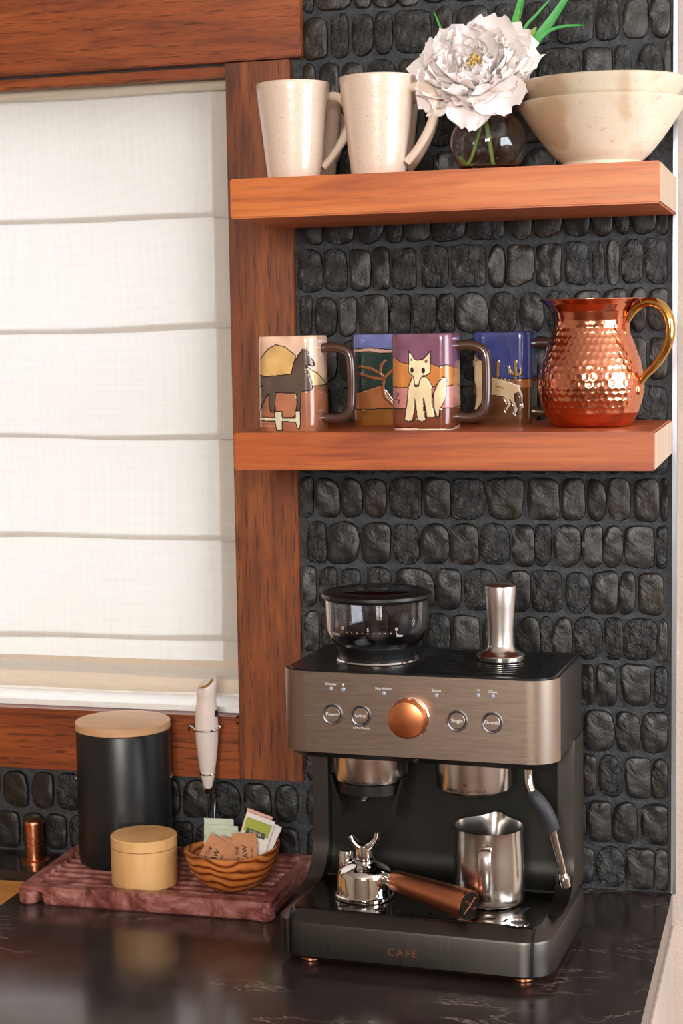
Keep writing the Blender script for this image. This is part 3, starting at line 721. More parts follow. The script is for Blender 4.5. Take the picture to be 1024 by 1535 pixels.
sh_fox = [('band', [(120, 300), (140, 290), (175, 260), (210, 300), (270, 320), (440, 320), (500, 345), (560, 330), (620, 352), (700, 380)], (190, 118, 58)),
  ('band', [(120, 500), (250, 510), (560, 500), (640, 490), (700, 530)], (190, 122, 116)),
  ('band', [(120, 675), (700, 675)], (112, 56, 34)), ('band', [(120, 828), (480, 835), (600, 838), (700, 812)], (222, 196, 170)),
  ('stroke', [(180, 550), (200, 560), (185, 580)], (60, 70, 50)), ('stroke', [(175, 600), (205, 610), (195, 640)], (60, 70, 50)),
  ('p', [(455, 560), (490, 470), (530, 425), (560, 440), (550, 520), (555, 570), (520, 650), (500, 690), (495, 745), (480, 745), (460, 680)], (226, 202, 162)),
  ('p', [(300, 430), (272, 500), (262, 620), (240, 770), (270, 778), (300, 775), (325, 640), (335, 765), (362, 780), (395, 775), (385, 600), (400, 700), (405, 750), (470, 750), (445, 640), (445, 500), (420, 440), (390, 420)], (228, 204, 160)),
  ('p', [(277, 215), (315, 278), (340, 290), (380, 285), (437, 220), (435, 390), (410, 410), (385, 412), (360, 440), (345, 500), (320, 500), (310, 420), (275, 385)], (230, 208, 168)),
  ('dot', (302, 368, 12, 24), (40, 28, 20)), ('dot', (384, 372, 14, 24), (40, 28, 20)), ('dot', (332, 492, 12, 9), (40, 28, 20)),
  ('dot', (300, 285, 8, 12), (120, 80, 60)), ('dot', (405, 300, 10, 14), (120, 80, 60)),
  ('stroke', [(385, 590), (385, 700)], (70, 48, 34)), ('stroke', [(320, 600), (322, 660)], (70, 48, 34))]
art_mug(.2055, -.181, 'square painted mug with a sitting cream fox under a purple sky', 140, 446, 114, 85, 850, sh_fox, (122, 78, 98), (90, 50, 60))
sh_tree = [('band', [(550, 272), (640, 265), (745, 275), (860, 270)], (206, 170, 150)), ('band', [(550, 290), (640, 282), (700, 292), (860, 290)], (32, 58, 52)),
  ('band', [(550, 480), (600, 470), (690, 440), (720, 460), (760, 520), (860, 520)], (172, 106, 62)), ('band', [(550, 552), (860, 548)], (140, 86, 32)),
  ('line', [(745, 525), (715, 495), (705, 455), (712, 405), (690, 385), (650, 360), (598, 352)], (150, 92, 52)),
  ('line', [(705, 410), (660, 405), (600, 385)], (150, 92, 52)), ('line', [(692, 385), (700, 345), (716, 326)], (150, 92, 52)), ('line', [(712, 405), (760, 360), (800, 350)], (150, 92, 52))]
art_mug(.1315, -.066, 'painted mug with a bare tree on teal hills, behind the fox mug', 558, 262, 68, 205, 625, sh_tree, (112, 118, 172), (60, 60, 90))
sh_coy = [('band', [(0, 690), (300, 670), (500, 700), (900, 690)], (156, 94, 44)), ('band', [(0, 900), (330, 800), (600, 800), (900, 800)], (96, 56, 28)),
  ('line', [(540, 500), (538, 700)], (150, 116, 66)), ('line', [(462, 560), (475, 625), (540, 640)], (150, 116, 66)), ('line', [(598, 590), (592, 640), (545, 652)], (150, 116, 66)), ('line', [(352, 498), (345, 660)], (150, 116, 66)),
  ('p', [(100, 390), (130, 450), (190, 500), (200, 640), (240, 655), (330, 680), (500, 730), (580, 770), (620, 870), (630, 1030), (590, 1040), (600, 920), (570, 850), (530, 860), (530, 960), (562, 1050), (540, 1100), (515, 1080), (520, 1000), (470, 930), (490, 990), (432, 1070), (420, 1050), (450, 980), (410, 900), (310, 880), (200, 880), (170, 960), (120, 1040), (90, 1050), (110, 900), (115, 830), (90, 700), (90, 560), (70, 490), (90, 470)], (214, 188, 148)),
  ('dot', (125, 475, 7, 12), (60, 40, 30)), ('stroke', [(330, 780), (380, 785), (415, 810)], (150, 106, 60))]
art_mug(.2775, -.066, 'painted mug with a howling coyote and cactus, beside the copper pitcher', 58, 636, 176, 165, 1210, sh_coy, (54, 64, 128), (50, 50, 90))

# ------------------------------------------------------------------ copper pitcher
cp = empty('hammered_pitcher', (.3880, -.143, S2), 0, 'hammered copper pitcher with a brass handle at the right end of the lower shelf', 'pitcher')
prof = [(.0, .0), (.040, .0), (.0445, .0015), (.0485, .006), (.0535, .016), (.0575, .030), (.0598, .044), (.0590, .058), (.0555, .074), (.0500, .090), (.0450, .103), (.0425, .112), (.0425, .120), (.0450, .130), (.0510, .138), (.0575, .1425)]
pz = [p[1] for p in prof[1:]]; pr = [p[0] for p in prof[1:]]
NZ, NA = 170, 300; V = []; F = []
dim = {}
for j in range(NZ):
    z = j / (NZ - 1) * .1425
    ro = float(np.interp(z, pz, pr)) if z > .0001 else .040
    for i in range(NA):
        an = 2 * PI * i / NA; rr = ro
        if .016 < z < .122:
            rowh = .0077; rw = int(z / rowh); cz = (rw + .5) * rowh; na = 44
            ia = math.floor(an / (2 * PI) * na - (rw % 2) * .5); ca = (ia + .5 + (rw % 2) * .5) / na * 2 * PI
            jx = math.sin(ia * 12.9 + rw * 7.1) * .0007; jz = math.sin(ia * 5.3 + rw * 3.7) * .0007
            dx = (an - ca) * ro + jx; dz = z - cz + jz; d2 = (dx * dx + dz * dz) / (.0041 ** 2)
            fade = min(1, (z - .016) / .006) * min(1, (.122 - z) / .012)
            if d2 < 1: rr -= .00055 * (1 - d2) * fade
        V.append((rr * math.cos(an), rr * math.sin(an), z))
for j in range(NZ - 1):
    for i in range(NA): F.append([j * NA + i, j * NA + (i + 1) % NA, (j + 1) * NA + (i + 1) % NA, (j + 1) * NA + i])
bs = len(V); rings = [(.0588, .1432), (.0588, .1442), (.0560, .1436), (.0495, .1385), (.0435, .130), (.0410, .116), (.0430, .105), (.0535, .074), (.0575, .044), (.046, .008)]
for r_, z in rings:
    for i in range(NA): V.append((r_ * math.cos(2 * PI * i / NA), r_ * math.sin(2 * PI * i / NA), z))
prev = (NZ - 1) * NA
for m_ in range(len(rings)):
    cur = bs + m_ * NA; F += [[prev + i, prev + (i + 1) % NA, cur + (i + 1) % NA, cur + i] for i in range(NA)]; prev = cur
F.append([prev + i for i in range(NA)]); F.append(list(range(NA))[::-1])
me = bpy.data.meshes.new('body'); me.from_pydata(V, [], F); me.shade_smooth(); link('body', me, cp, M['copper'])
hp = [(.043, .118), (.052, .131), (.066, .1385), (.081, .136), (.0915, .124), (.0945, .108), (.091, .090), (.080, .072), (.066, .058), (.0575, .048)]
ha = -.30
mesh('handle', tube(smoothp([(p * math.cos(ha), p * math.sin(ha), z) for p, z in hp], 7), [.0045, .006, .0068, .0068, .0066, .0064, .006, .0056, .005, .0045], 16, .8), M['brass'], cp)
for zz, r_ in ((.115, .0428), (.046, .0595)):
    for dz in ((-.012, .004) if zz > .1 else (-.010, .006),):
        mesh('handle_plate', tr(prism([(-.006, dz[0]), (.006, dz[0]), (.006, dz[1]), (.003, dz[1] + .004), (-.003, dz[1] + .004), (-.006, dz[1])], -.0016, .0012, 'x'), (r_ * math.cos(ha), r_ * math.sin(ha), zz), (0, 0, ha)), M['copper'], cp)

# ------------------------------------------------------------------ espresso machine
mc = empty('espresso_machine', (.222, -.241, 0), math.radians(-3.0), 'graphite and bronze-grey espresso machine with a copper dial standing on the worktop', 'coffee machine')
BK = .086
def lp(l, z, ins=0, x0=-.155, x1=.155, y0=-.125, y1=BK, r=.034):
    return [(x, y, z) for x, y in rrect(x0 + ins, x1 - ins, y0 + ins, y1 - ins, max(.002, r - ins), 8, .006)]
base = mesh('base', loft([lp(0, .0095, .006), lp(0, .0105, .0015), lp(0, .0125, 0), lp(0, .0475, 0), lp(0, .0500, .0010), lp(0, .0605, .0145), lp(0, .0615, .0165)]), M['graphite'], mc, angle=30)
mesh('copper_underline', loft([lp(0, .0080, .0065), lp(0, .0096, .0050)]), M['bronze'], mc)
for sx in (-.1365, .1365):
    P = [(-.1256, .0135), (-.1256, .0478), (-.1245, .0505), (-.1112, .0612), (-.1085, .0618), (-.1085, .060), (-.12, .05), (-.12, .0135)]
    mesh('seam', prism(P, sx - .0006, sx + .0006, 'x'), M['slot'], mc)
# drip tray plate with slots
xs0, xs1, yf, yb, zt, zb_ = -.1345, .1345, -.1075, .030, .0628, .0560
vf = [[], []]
def quad(a, b, c, d, V, F): n = len(V); V += [a, b, c, d]; F.append([n, n + 1, n + 2, n + 3])
ya, yc_ = -.0985, -.0885; sk = .004
def hole_strip(y0, y1, spans, V, F):
    x = xs0; xb = xs0
    for a, b in spans:
        quad((x, y0, zt), (a, y0, zt), (a + sk, y1, zt), (xb, y1, zt), V, F)
        for (p, q) in (((a, y0), (b, y0)), ((b, y0), (b + sk, y1)), ((b + sk, y1), (a + sk, y1)), ((a + sk, y1), (a, y0))):
            quad((*p, zt), (*q, zt), (*q, zb_), (*p, zb_), V, F)
        x, xb = b, b + sk
    quad((x, y0, zt), (xs1, y0, zt), (xs1, y1, zt), (xb, y1, zt), V, F)
V, F = [], []
spans = [(-.088 + i * .0205, -.088 + i * .0205 + .0105) for i in range(9)] + [(.1055 - .009, .1055 - .001)]
quad((xs0, yf, zt), (xs1, yf, zt), (xs1, ya, zt), (xs0, ya, zt), V, F)
hole_strip(ya, yc_, spans, V, F)
quad((xs0, yc_, zt), (xs1, yc_, zt), (xs1, -.070, zt), (xs0, -.070, zt), V, F)
sk = .008
hole_strip(-.070, -.040, [(.1035, .1115)], V, F)
quad((xs0, -.040, zt), (xs1, -.040, zt), (xs1, yb, zt), (xs0, yb, zt), V, F)
for a, b in (((xs0, yf), (xs1, yf)), ((xs1, yf), (xs1, yb)), ((xs1, yb), (xs0, yb)), ((xs0, yb), (xs0, yf))): quad((*a, zt), (*b, zt), (*b, .0612), (*a, .0612), V, F)
plate = mesh('drip_tray_plate', (V, F), M['black_gloss'], mc, smooth=False)
mesh('drip_pan', box(xs0 + .002, xs1 - .002, yf + .002, yb - .002, .0608, .0616), M['slot'], mc, smooth=False)
mesh('level_float_ring', tr(lathe([(.0075, 0), (.0125, 0), (.0125, .0008), (.0075, .0008), (.0075, 0)], 32, cap0=False, cap1=False), (.115, -.0985, zt)), M['chrome'], mc)
mesh('level_float', tr(lathe([(.0075, 0), (.0075, .0004), (.0, .0005)], 24), (.115, -.0985, zt)), M['slot'], mc)
# swept side frames
def side_prof():
    P = [(BK - .001, .0612), (-.060, .0612)]
    for k in range(9):
        a = k / 8 * PI / 2; P.append((-.020 + .045 * math.sin(a), .107 - .0455 * math.cos(a)))
    P += [(.026, .21), (.030, .236), (BK - .001, .236)]; return P
for x0_, x1_ in ((-.1545, -.1355), (.1355, .1545)):
    mesh('side_frame', prism(side_prof(), x0_, x1_, 'x'), M['graphite'], mc, angle=30, bevel=.0012, seg=2)
bp = [(BK - .002, .060), (.018, .060), (.018, .0640), (.024, .0665), (.032, .073), (.037, .082), (.039, .095), (.039, .236), (BK - .002, .236)]
mesh('back_panel', prism(bp, -.1352, .1352, 'x'), M['dark_panel'], mc, angle=30)
mesh('rear_body', box(-.152, .152, BK - .003, BK + .004, .02, .32), M['black'], mc, bevel=.002)
# head
def hl(z, ins=0): return [(x, y, z) for x, y in rrect(-.154 + ins, .154 - ins, -.0890 + ins, BK - .0005 - ins, max(.003, .031 - ins), 8, .005)]
mesh('head_body', loft([hl(.226, .012), hl(.2335, .0015), hl(.236, .0006), hl(.3215, .0006), hl(.3235, .002)]), M['black'], mc, angle=30)
def front_strip(ins, y_end=-.058):
    L = [(.1548 - ins, y_end)]
    r_ = .032 - ins
    for k in range(11): a = -k / 10 * PI / 2; L.append((.1548 - ins - r_ + r_ * math.cos(a), -.0905 + ins + r_ + r_ * math.sin(a)))
    for k in range(11): a = -PI / 2 - k / 10 * PI / 2; L.append((-.1548 + ins + r_ + r_ * math.cos(a), -.0905 + ins + r_ + r_ * math.sin(a)))
    L.append((-.1548 + ins, y_end)); return L
o_ = front_strip(0); i_ = front_strip(.0012)
poly = o_ + i_[::-1]
n = len(poly)
V = [(x, y, z) for z in (.2345, .3250) for x, y in poly]; F = [[i, (i + 1) % n, n + (i + 1) % n, n + i] for i in range(n)]
m_ = len(o_)
for i in range(m_ - 1): F += [[i, i + 1, n - 2 - i, n - 1 - i], [n + i, n + n - 1 - i, n + n - 2 - i, n + i + 1]]
mesh('front_panel', (V, F), M['panel'], mc, angle=40)
# cup warming top: recessed tray with ribs
top = join(loft([[(x, y, .3236) for x, y in rrect(-.150, .150, -.086, BK - .004, .028, 8, .006)], [(x, y, .3262) for x, y in rrect(-.149, .149, -.085, BK - .005, .027, 8, .006)]]))
mesh('top_plate', top, M['black_satin'], mc, angle=30)
ribs = []
for k in range(13):
    y = -.070 + k * .0105; ribs.append(box(-.012 if k < 9 else .0, .128, y, y + .0038, .3262, .3282))
mesh('cup_rest_ribs', join(*ribs), M['black_satin'], mc, smooth=False)
for k in range(9): pass
for x in (-.12, .12):
    for y in (-.095, .06):
        mesh('foot', tr(lathe([(.010, 0), (.0115, .001), (.0115, .0055), (.009, .0095)], 20), (x, y, 0)), M['bronze'], mc)
FY = -.0905
Rf = (PI / 2, 0, 0)
for x, z, s_ in ((-.0915, .2785, 'Power'), (-.0593, .2785, 'Grind'), (.0488, .2785, 'Single'), (.0872, .2785, 'Double')):
    b = mesh('button', tr(lathe([(.0, 0), (.0088, 0), (.0088, .0012), (.0083, .0018), (0, .0018)], 40), (x, FY, z), Rf), M['panel'], mc)
    mesh('button_ring', tr(lathe([(.0092, -.0002), (.0118, -.0002), (.0118, .0008), (.0108, .0014), (.0096, .0010), (.0092, .0004)], 40, cap0=False, cap1=False), (x, FY, z), Rf), M['ring_grey'], b)
    mesh('button_gap', tr(lathe([(.0, 0), (.0095, 0), (.0095, .0003), (0, .0003)], 40), (x, FY, z), Rf), M['slot'], b)
    text(s_, .0056, (x, FY - .00185, z), Rf, M['print_white'], b)
for x, z in ((-.0930, .3068), (-.0790, .3068), (-.0330, .3045), (.0262, .3050), (.0722, .3075), (.0880, .3070)):
    mesh('indicator_light', tr(lathe([(.0, 0), (.0022, 0), (.0022, .0004), (.0012, .0008), (0, .0009)], 16), (x, FY, z), Rf), M['led'], mc)
for s_, x, z in (('Grinder', -.0930, .3120), ('Hot Water', -.0330, .3095), ('Steam', .0262, .3102), ('Clean', .0880, .3118)):
    text(s_, .0042, (x, FY - .0001, z), Rf, M['print_white'], mc)
text('x2 for Double', .0034, (-.0590, FY - .0001, .2645), Rf, M['print_white'], mc)
mesh('drop_icon', tr(prism([(-.0011, -.0007), (0, -.0015), (.0011, -.0007), (.0004, .0008), (0, .0017), (-.0004, .0008)], -.0002, 0, 'y'), (-.0790, FY, .3120)), M['print_white'], mc)
ic = []
for r_ in (.0009, .0019, .0028):
    ic.append(tube([(r_ * math.sin(a), 0, r_ * math.cos(a)) for a in np.linspace(-.75, .75, 7)], .00018, 5))
mesh('signal_icon', tr(join(*ic), (.0722, FY - .0001, .3110)), M['print_white'], mc)
# copper dial
kb = mesh('dial', tr(lathe([(.0, 0), (.0212, 0), (.0212, .002), (.0204, .0035), (.0204, .0145), (.0198, .0158), (.0190, .0162), (0, .0162)], 64), (-.0045, FY, .2790), Rf), M['copper_sat'], mc)
mesh('dial_ring', tr(lathe([(.0206, 0), (.0228, 0), (.0228, .0015), (.0218, .0024), (.0206, .002)], 64, cap0=False, cap1=False), (-.0045, FY, .2790), Rf), M['chrome'], kb)
mesh('pointer', box(-.0054, -.0036, FY - .0075, FY, .2995, .3020), M['copper_sat'], kb)
text('CAF\u00c9', .0115, (-.0065, -.1252, .0262), Rf, M['print_bronze'], mc, 'badge', .0003, 'CENTER', 1.35)
mesh('front_screw', tr(lathe([(.0, 0), (.003, 0), (.0028, .0008), (0, .001)], 16), (0, -.0835, .2302), (PI / 2 + .5, 0, 0)), M['chrome'], mc)
# grinder outlet with fork
go = mesh('grinder_outlet', tr(lathe([(.0, .0), (.036, .0), (.0405, .0015), (.0415, .005), (.0415, .036), (0, .036)], 56), (-.0665, -.030, .1940)), M['steel'], mc)
for sx in (-1, 1):
    P = [(sx * .0405, .200), (sx * .0425, .200), (sx * .036, .173), (sx * .033, .154), (sx * .0305, .152), (sx * .0300, .168), (sx * .0345, .182)]
    mesh('fork_arm', tr(prism(P, -.050, -.018, 'y'), (-.0665, 0, 0)), M['black'], mc)
mesh('grinder_cradle', tr(lathe([(.0385, .0), (.0385, .012), (.0345, .012), (.0325, .001)], 40, cap0=False, cap1=False), (-.0665, -.028, .181)), M['black'], mc)
mesh('grinder_chute', tr(lathe([(.006, .0), (.008, .002), (.010, .018), (.010, .03)], 24), (-.0725, -.038, .170)), M['chrome'], mc)
def ring_text(s_, size, cx, cy, R_, z, mat, parent, a0):
    wdt = size * .56
    for i, ch in enumerate(s_):
        if ch == ' ': continue
        a = a0 + (i - (len(s_) - 1) / 2) * wdt / R_
        text(ch, size, (cx + R_ * math.sin(a), cy - R_ * math.cos(a), z), (PI / 2, 0, a), mat, parent)
ring_text('Grinder', .0056, -.0665, -.030, .0418, .1985, M['print_dark'], go, -.02)
gh = mesh('group_head', tr(lathe([(.0, .002), (.030, .002), (.031, .0), (.0385, .0), (.0415, .0025), (.0418, .006), (.0418, .040), (0, .040)], 56), (.0525, -.030, .1905)), M['steel'], mc)
ring_text('58mm Grouphead', .0060, .0525, -.030, .0421, .1965, M['print_dark'], gh, .0)
lk = join(box(-.0015, .0015, -.0002, 0, 0, .0024), box(-.0011, -.0007, -.0002, 0, .0024, .0038), box(.0007, .0011, -.0002, 0, .0024, .0038), box(-.0011, .0011, -.0002, 0, .0036, .004))
mesh('lock_icon', tr(lk, (.0525, -.0722, .2010)), M['print_dark'], gh)
# steam wand
sw_ = mesh('steam_wand', tube(smoothp([(.1140, -.0300, .232), (.1142, -.0320, .208), (.1165, -.0345, .196), (.1225, -.0365, .1865), (.1300, -.0365, .1765), (.1385, -.034, .158), (.1430, -.030, .135), (.1480, -.025, .110), (.1500, -.0215, .096)], 6), .0044, 16), M['chrome'], mc)
mesh('rubber_grip', tube(smoothp([(.1185, -.0357, .191), (.1240, -.0368, .184), (.1315, -.0362, .1735), (.1375, -.0344, .1610), (.1402, -.0325, .1500)], 6), [.0062, .0082, .0088, .0086, .0082], 20), M['rubber'], sw_)
mesh('wand_tip', tube([(.1494, -.022, .099), (.1500, -.0215, .0955), (.1508, -.0205, .0915), (.1522, -.019, .0830), (.1526, -.0185, .0810)], [.0044, .0058, .0066, .0060, .0040], 20), M['chrome'], sw_)
mesh('wand_collar', tr(lathe([(.0, 0), (.0075, 0), (.0075, .012), (0, .012)], 24), (.1140, -.030, .222)), M['chrome'], sw_)
# hopper
hc = (-.0625, -.010)
hop = mesh('hopper', tr(lathe([(.0365, .0155), (.0455, .018), (.0535, .026), (.0575, .036), (.0590, .071), (.0568, .071), (.0553, .037), (.0515, .0285), (.0445, .0205), (.0365, .0185), (.0365, .0155)], 64, cap0=False, cap1=False), (*hc, .3262)), M['smoke'], mc)
mesh('hopper_collar', tr(lathe([(.030, .001), (.0405, .001), (.0425, .004), (.0425, .0085), (.0450, .0150), (.0465, .0205), (.038, .0165), (.03, .0165)], 56, cap0=True, cap1=False), (*hc, .3262)), M['black'], hop)
mesh('adjust_ring', tr(lathe([(.0425, 0), (.0462, 0), (.0468, .0018), (.0458, .0034), (.0425, .0036)], 56, cap0=False, cap1=False), (*hc, .3262)), M['chrome'], hop)
mesh('hopper_lid', tr(lathe([(.0, .0705), (.0575, .0705), (.0615, .0720), (.0628, .0745), (.0618, .0775), (.0560, .0800), (.0450, .0806), (.0435, .0796), (.0, .0792)], 64), (*hc, .3262)), M['black'], hop)
mesh('lid_window', tr(lathe([(.0, .0), (.0430, .0), (.0430, .0009), (.0420, .0014), (.0, .0014)], 56), (*hc, .3262 + .0792)), M['black_gloss'], hop)
mesh('grind_chute_inside', tr(lathe([(.012, .02), (.0125, .034), (.010, .036), (.0, .036)], 24), (*hc, .3262)), M['black'], hop)
dots = []
for k in range(11):
    a = -.45 + k * .11; dots.append(tr(lathe([(0, 0), (.0005, 0), (.0005, .0002), (0, .0002)], 8), (hc[0] + .0578 * math.sin(a), hc[1] - .0578 * math.cos(a), .3262 + .0395), (PI / 2, 0, a)))
mesh('scale_dots', join(*dots), M['print_white'], hop)
for ch, a in (('10', -.45), ('5', .1), ('0', .65)):
    text(ch, .0052, (hc[0] + .0581 * math.sin(a), hc[1] - .0581 * math.cos(a), .3262 + .0435), (PI / 2, 0, a), M['print_white'], hop)
text('Fine', .0045, (hc[0] + .0578 * math.sin(.72), hc[1] - .0578 * math.cos(.72), .3262 + .0362), (PI / 2, 0, .72), M['print_white'], hop)
text('Coarse', .0040, (hc[0] + .0578 * math.sin(-.62), hc[1] - .0578 * math.cos(-.62), .3262 + .0362), (PI / 2, 0, -.62), M['print_white'], hop)

def m2w(x, y, z):
    a = math.radians(-3.0); return (.222 + x * math.cos(a) - y * math.sin(a), -.241 + x * math.sin(a) + y * math.cos(a), z)
# tamper
tp = empty('tamper', m2w(.0745, .012, .3284), 0, 'silver satin metal tamper standing on the machine top', 'tamper')
mesh('base_disc', lathe([(.0, 0), (.0262, 0), (.0270, .0006), (.0270, .0052), (.0262, .0062), (.0215, .0085), (.0165, .0125), (.0148, .0165)], 56), M['steel'], tp)
mesh('grip', lathe([(.0148, .0165), (.0143, .022), (.0143, .034), (.0160, .060), (.0176, .0805), (.0172, .0835), (.0155, .0848), (.0, .0862)], 56, cap1=False), M['alum'], tp)
# milk pitcher
mk_ = empty('milk_pitcher', m2w(.0690, -.0305, .0630), math.radians(-3), 'brushed steel milk pitcher standing on the drip tray', 'pitcher')
V, F = [], []; NA = 72; pro = [(.0, 0), (.034, 0), (.0372, .0015), (.0385, .005), (.0392, .012), (.0392, .03), (.0385, .055), (.0375, .078), (.0382, .0865)]
inn = [(.0372, .0868), (.0366, .078), (.0376, .05), (.038, .01), (.0, .004)]
for r_, z in pro + inn:
    for i in range(NA):
        a = 2 * PI * i / NA; da = (a - PI / 2 + PI) % (2 * PI) - PI; sp = math.exp(-(da / .28) ** 2) * max(0, (z - .055) / .032) ** 2
        V.append(((r_ + .008 * sp) * math.cos(a), (r_ + .008 * sp) * math.sin(a), z + .003 * sp - .0015 * (z > .08) * (math.cos(a - PI / 2) < -.2)))
for k in range(len(pro) + len(inn) - 1):
    for i in range(NA): F.append([k * NA + i, k * NA + (i + 1) % NA, (k + 1) * NA + (i + 1) % NA, (k + 1) * NA + i])
mesh('body', (V, F), M['steel'], mk_, angle=60)
hpts = [(.006, -.0375, .0700), (.0062, -.044, .0712), (.0064, -.0505, .0690), (.0068, -.0545, .0610), (.0070, -.0555, .045), (.0072, -.0535, .026), (.0074, -.0490, .0145)]
mesh('handle', tube(smoothp(hpts, 6), .0072, 16, .28, up=(0, -1, .25)), M['steel'], mk_)
# portafilter upside down
pf = empty('portafilter', m2w(-.0690, -.0530, .0631), 0, 'chrome portafilter lying upside down with a copper handle on the drip tray', 'portafilter')
mesh('basket_rim', lathe([(.0, .0), (.0325, 0), (.0333, .001), (.0333, .004), (.0315, .0052)], 56), M['chrome'], pf)
mesh('basket_body', lathe([(.0315, .005), (.0310, .0080), (.0302, .026), (.0292, .0300), (.0270, .0330), (.016, .0390), (.0105, .0415)], 56, cap0=False), M['chrome'], pf)
mesh('spout_neck', lathe([(.0105, .0405), (.0112, .042), (.0112, .0445), (.0092, .0455), (.0092, .056), (.0085, .059)], 32), M['chrome'], pf)
for s_ in (-1, 1):
    q = [(0, 0, .0555), (s_ * .0075, -.001, .0590), (s_ * .0135, -.002, .0660), (s_ * .0165 if s_ > 0 else -.0150, -.0025, .0755 if s_ > 0 else .0705)]
    mesh('spout', tube(smoothp(q, 6), [.0080, .0072, .0058, .0048], 16, .62), M['chrome'], pf)
mesh('spout_cap', tr(lathe([(.0, 0), (.003, 0), (.0034, .001), (.0018, .0026), (0, .0028)], 16), (.0162, -.002, .0750)), M['black'], pf)
mesh('lug', tr(box(-.007, .007, -.006, .006, .004, .015), (-.024, .016, .018)), M['chrome'], pf, bevel=.002)
mesh('lug', tr(box(-.0035, .0035, -.003, .003, .0, .008), (.0, -.0175, .033), (.7, 0, 0)), M['chrome'], pf, bevel=.001)
mesh('lug_post', tr(lathe([(.0085, .0), (.0085, .020), (.0075, .022), (0, .0225)], 24), (-.0255, .020, .024)), M['chrome'], pf)
hs = Vector((.0275, -.010, .0265)); he = Vector((.1290, -.0610, .0172)); hd = (he - hs).normalized()
mesh('neck', tube([hs - hd * .010, hs + hd * .006, hs + hd * .010], [.0080, .0085, .0098], 24), M['chrome'], pf)
hn = mesh('handle', tube([hs + hd * .010, hs + hd * .012, hs + hd * .030, he - hd * .03, he - hd * .001, he], [.0100, .0116, .0126, .0158, .0168, .0164], 32), M['bronze'], pf, angle=50)
mesh('end_rim', tube([he - hd * .0012, he + hd * .0012], [.0172, .0170], 40), M['copper'], hn)
mesh('end_cap', tube([he, he + hd * .0022], [.0158, .0155], 40), M['black_satin'], hn)
qa = hd.to_track_quat('Z', 'Y')
def onend(u, v): return tuple(he + hd * .0024 + qa @ Vector((u, v, 0)))
mesh('end_emblem', join(tube([onend(-.010, -.007), onend(0, 0), onend(.009, .008)], .0005, 6), tube(smoothp([onend(-.010, .007), onend(-.004, .006), onend(.0, .0), onend(.006, -.005), onend(.010, -.004)], 5), .0005, 6)), M['copper'], hn)

# ------------------------------------------------------------------ marble tray
ty = empty('marble_tray', (-.146, -.113, 0), 0, 'ribbed red marble tray with scrolled corners left of the coffee machine', 'tray')
X0, X1, Y0, Y1, TH = -.1640, .1680, -.1120, .1040, .0235
def outline():
    P = []; c = .015; r_ = .0135
    def corner(cx, cy, a0):
        return [(cx + r_ * math.cos(a0 + k / 10 * 1.5 * PI), cy + r_ * math.sin(a0 + k / 10 * 1.5 * PI)) for k in range(11)]
    P += corner(X0 + r_, Y0 + r_, PI - PI / 4 + .0 + 0)           # front-left lobe
    P += [(X0 + .036, Y0 + .005), (X0 + .042, Y0 + .0042), (X1 - .042, Y0 + .0042), (X1 - .036, Y0 + .005)]
    P += corner(X1 - r_, Y0 + r_, 1.5 * PI - PI / 4)
    P += [(X1 - .005, Y0 + .036), (X1 - .0042, Y0 + .042), (X1 - .0042, Y1 - .042), (X1 - .005, Y1 - .036)]
    P += corner(X1 - r_, Y1 - r_, 0 - PI / 4)
    P += [(X1 - .036, Y1 - .005), (X1 - .042, Y1 - .0042), (X0 + .042, Y1 - .0042), (X0 + .036, Y1 - .005)]
    P += corner(X0 + r_, Y1 - r_, PI / 2 - PI / 4)
    P += [(X0 + .005, Y1 - .036), (X0 + .0042, Y1 - .042), (X0 + .0042, Y0 + .042), (X0 + .005, Y0 + .036)]
    return P
OL = outline()
def inset(P, d):
    c = Vector((0, 0)); out = []; n = len(P)
    for i in range(n):
        a, b = Vector(P[i - 1]), Vector(P[(i + 1) % n]); t = (b - a); t.normalize() if t.length > 0 else None
        out.append((P[i][0] - t.y * d, P[i][1] + t.x * d))
    return out
lo = [[(x, y, z) for x, y in inset(OL, d)] for d, z in ((.0035, .0), (.001, .002), (.0, .006), (.0, .0165))]
V, F = loft(lo, (False, False))
T = tessellate_polygon([[Vector((x, y, 0)) for x, y in OL]])
F += [list(t) for t in T] + [[i + 3 * len(OL) for i in t] for t in T]
mesh('slab', (V, F), M['marble'], ty, angle=35)
br = .013; xi0, xi1, yi0, yi1 = X0 + .018, X1 - .018, Y0 + .020, Y1 - .018
mesh('front_rail', prism(rrect(X0 + .004, X1 - .004, Y0 + .0045, yi0, .004, 4), .0165, TH, 'z'), M['marble'], ty, bevel=.0012)
mesh('back_rail', prism(rrect(X0 + .004, X1 - .004, yi1, Y1 - .0045, .004, 4), .0165, TH, 'z'), M['marble'], ty, bevel=.0012)
nr = 9; stp = (yi1 - yi0) / nr
def side_rail(xa, xb, s_):
    P = [(xa, yi0), (xa, yi1)] if s_ < 0 else [(xb, yi1), (xb, yi0)]
    inn_ = []
    for k in range(nr):
        y0 = yi0 + k * stp
        for q in range(5):
            yy = y0 + stp * (q + .5) / 5; dpt = .0055 * math.sin(PI * (q + .5) / 5)
            inn_.append(((xb - dpt) if s_ < 0 else (xa + dpt), yy))
    if s_ < 0: return [(xa, yi0)] + [(xb, yi0)] + inn_ + [(xb, yi1), (xa, yi1)]
    return [(xb, yi1), (xa, yi1)] + inn_[::-1] + [(xa, yi0), (xb, yi0)]
mesh('side_rail', prism(side_rail(X0 + .0045, xi0 + .004, -1), .0165, TH, 'z'), M['marble'], ty, smooth=False)
mesh('side_rail', prism(side_rail(xi1 - .004, X1 - .0045, 1), .0165, TH, 'z'), M['marble'], ty, smooth=False)
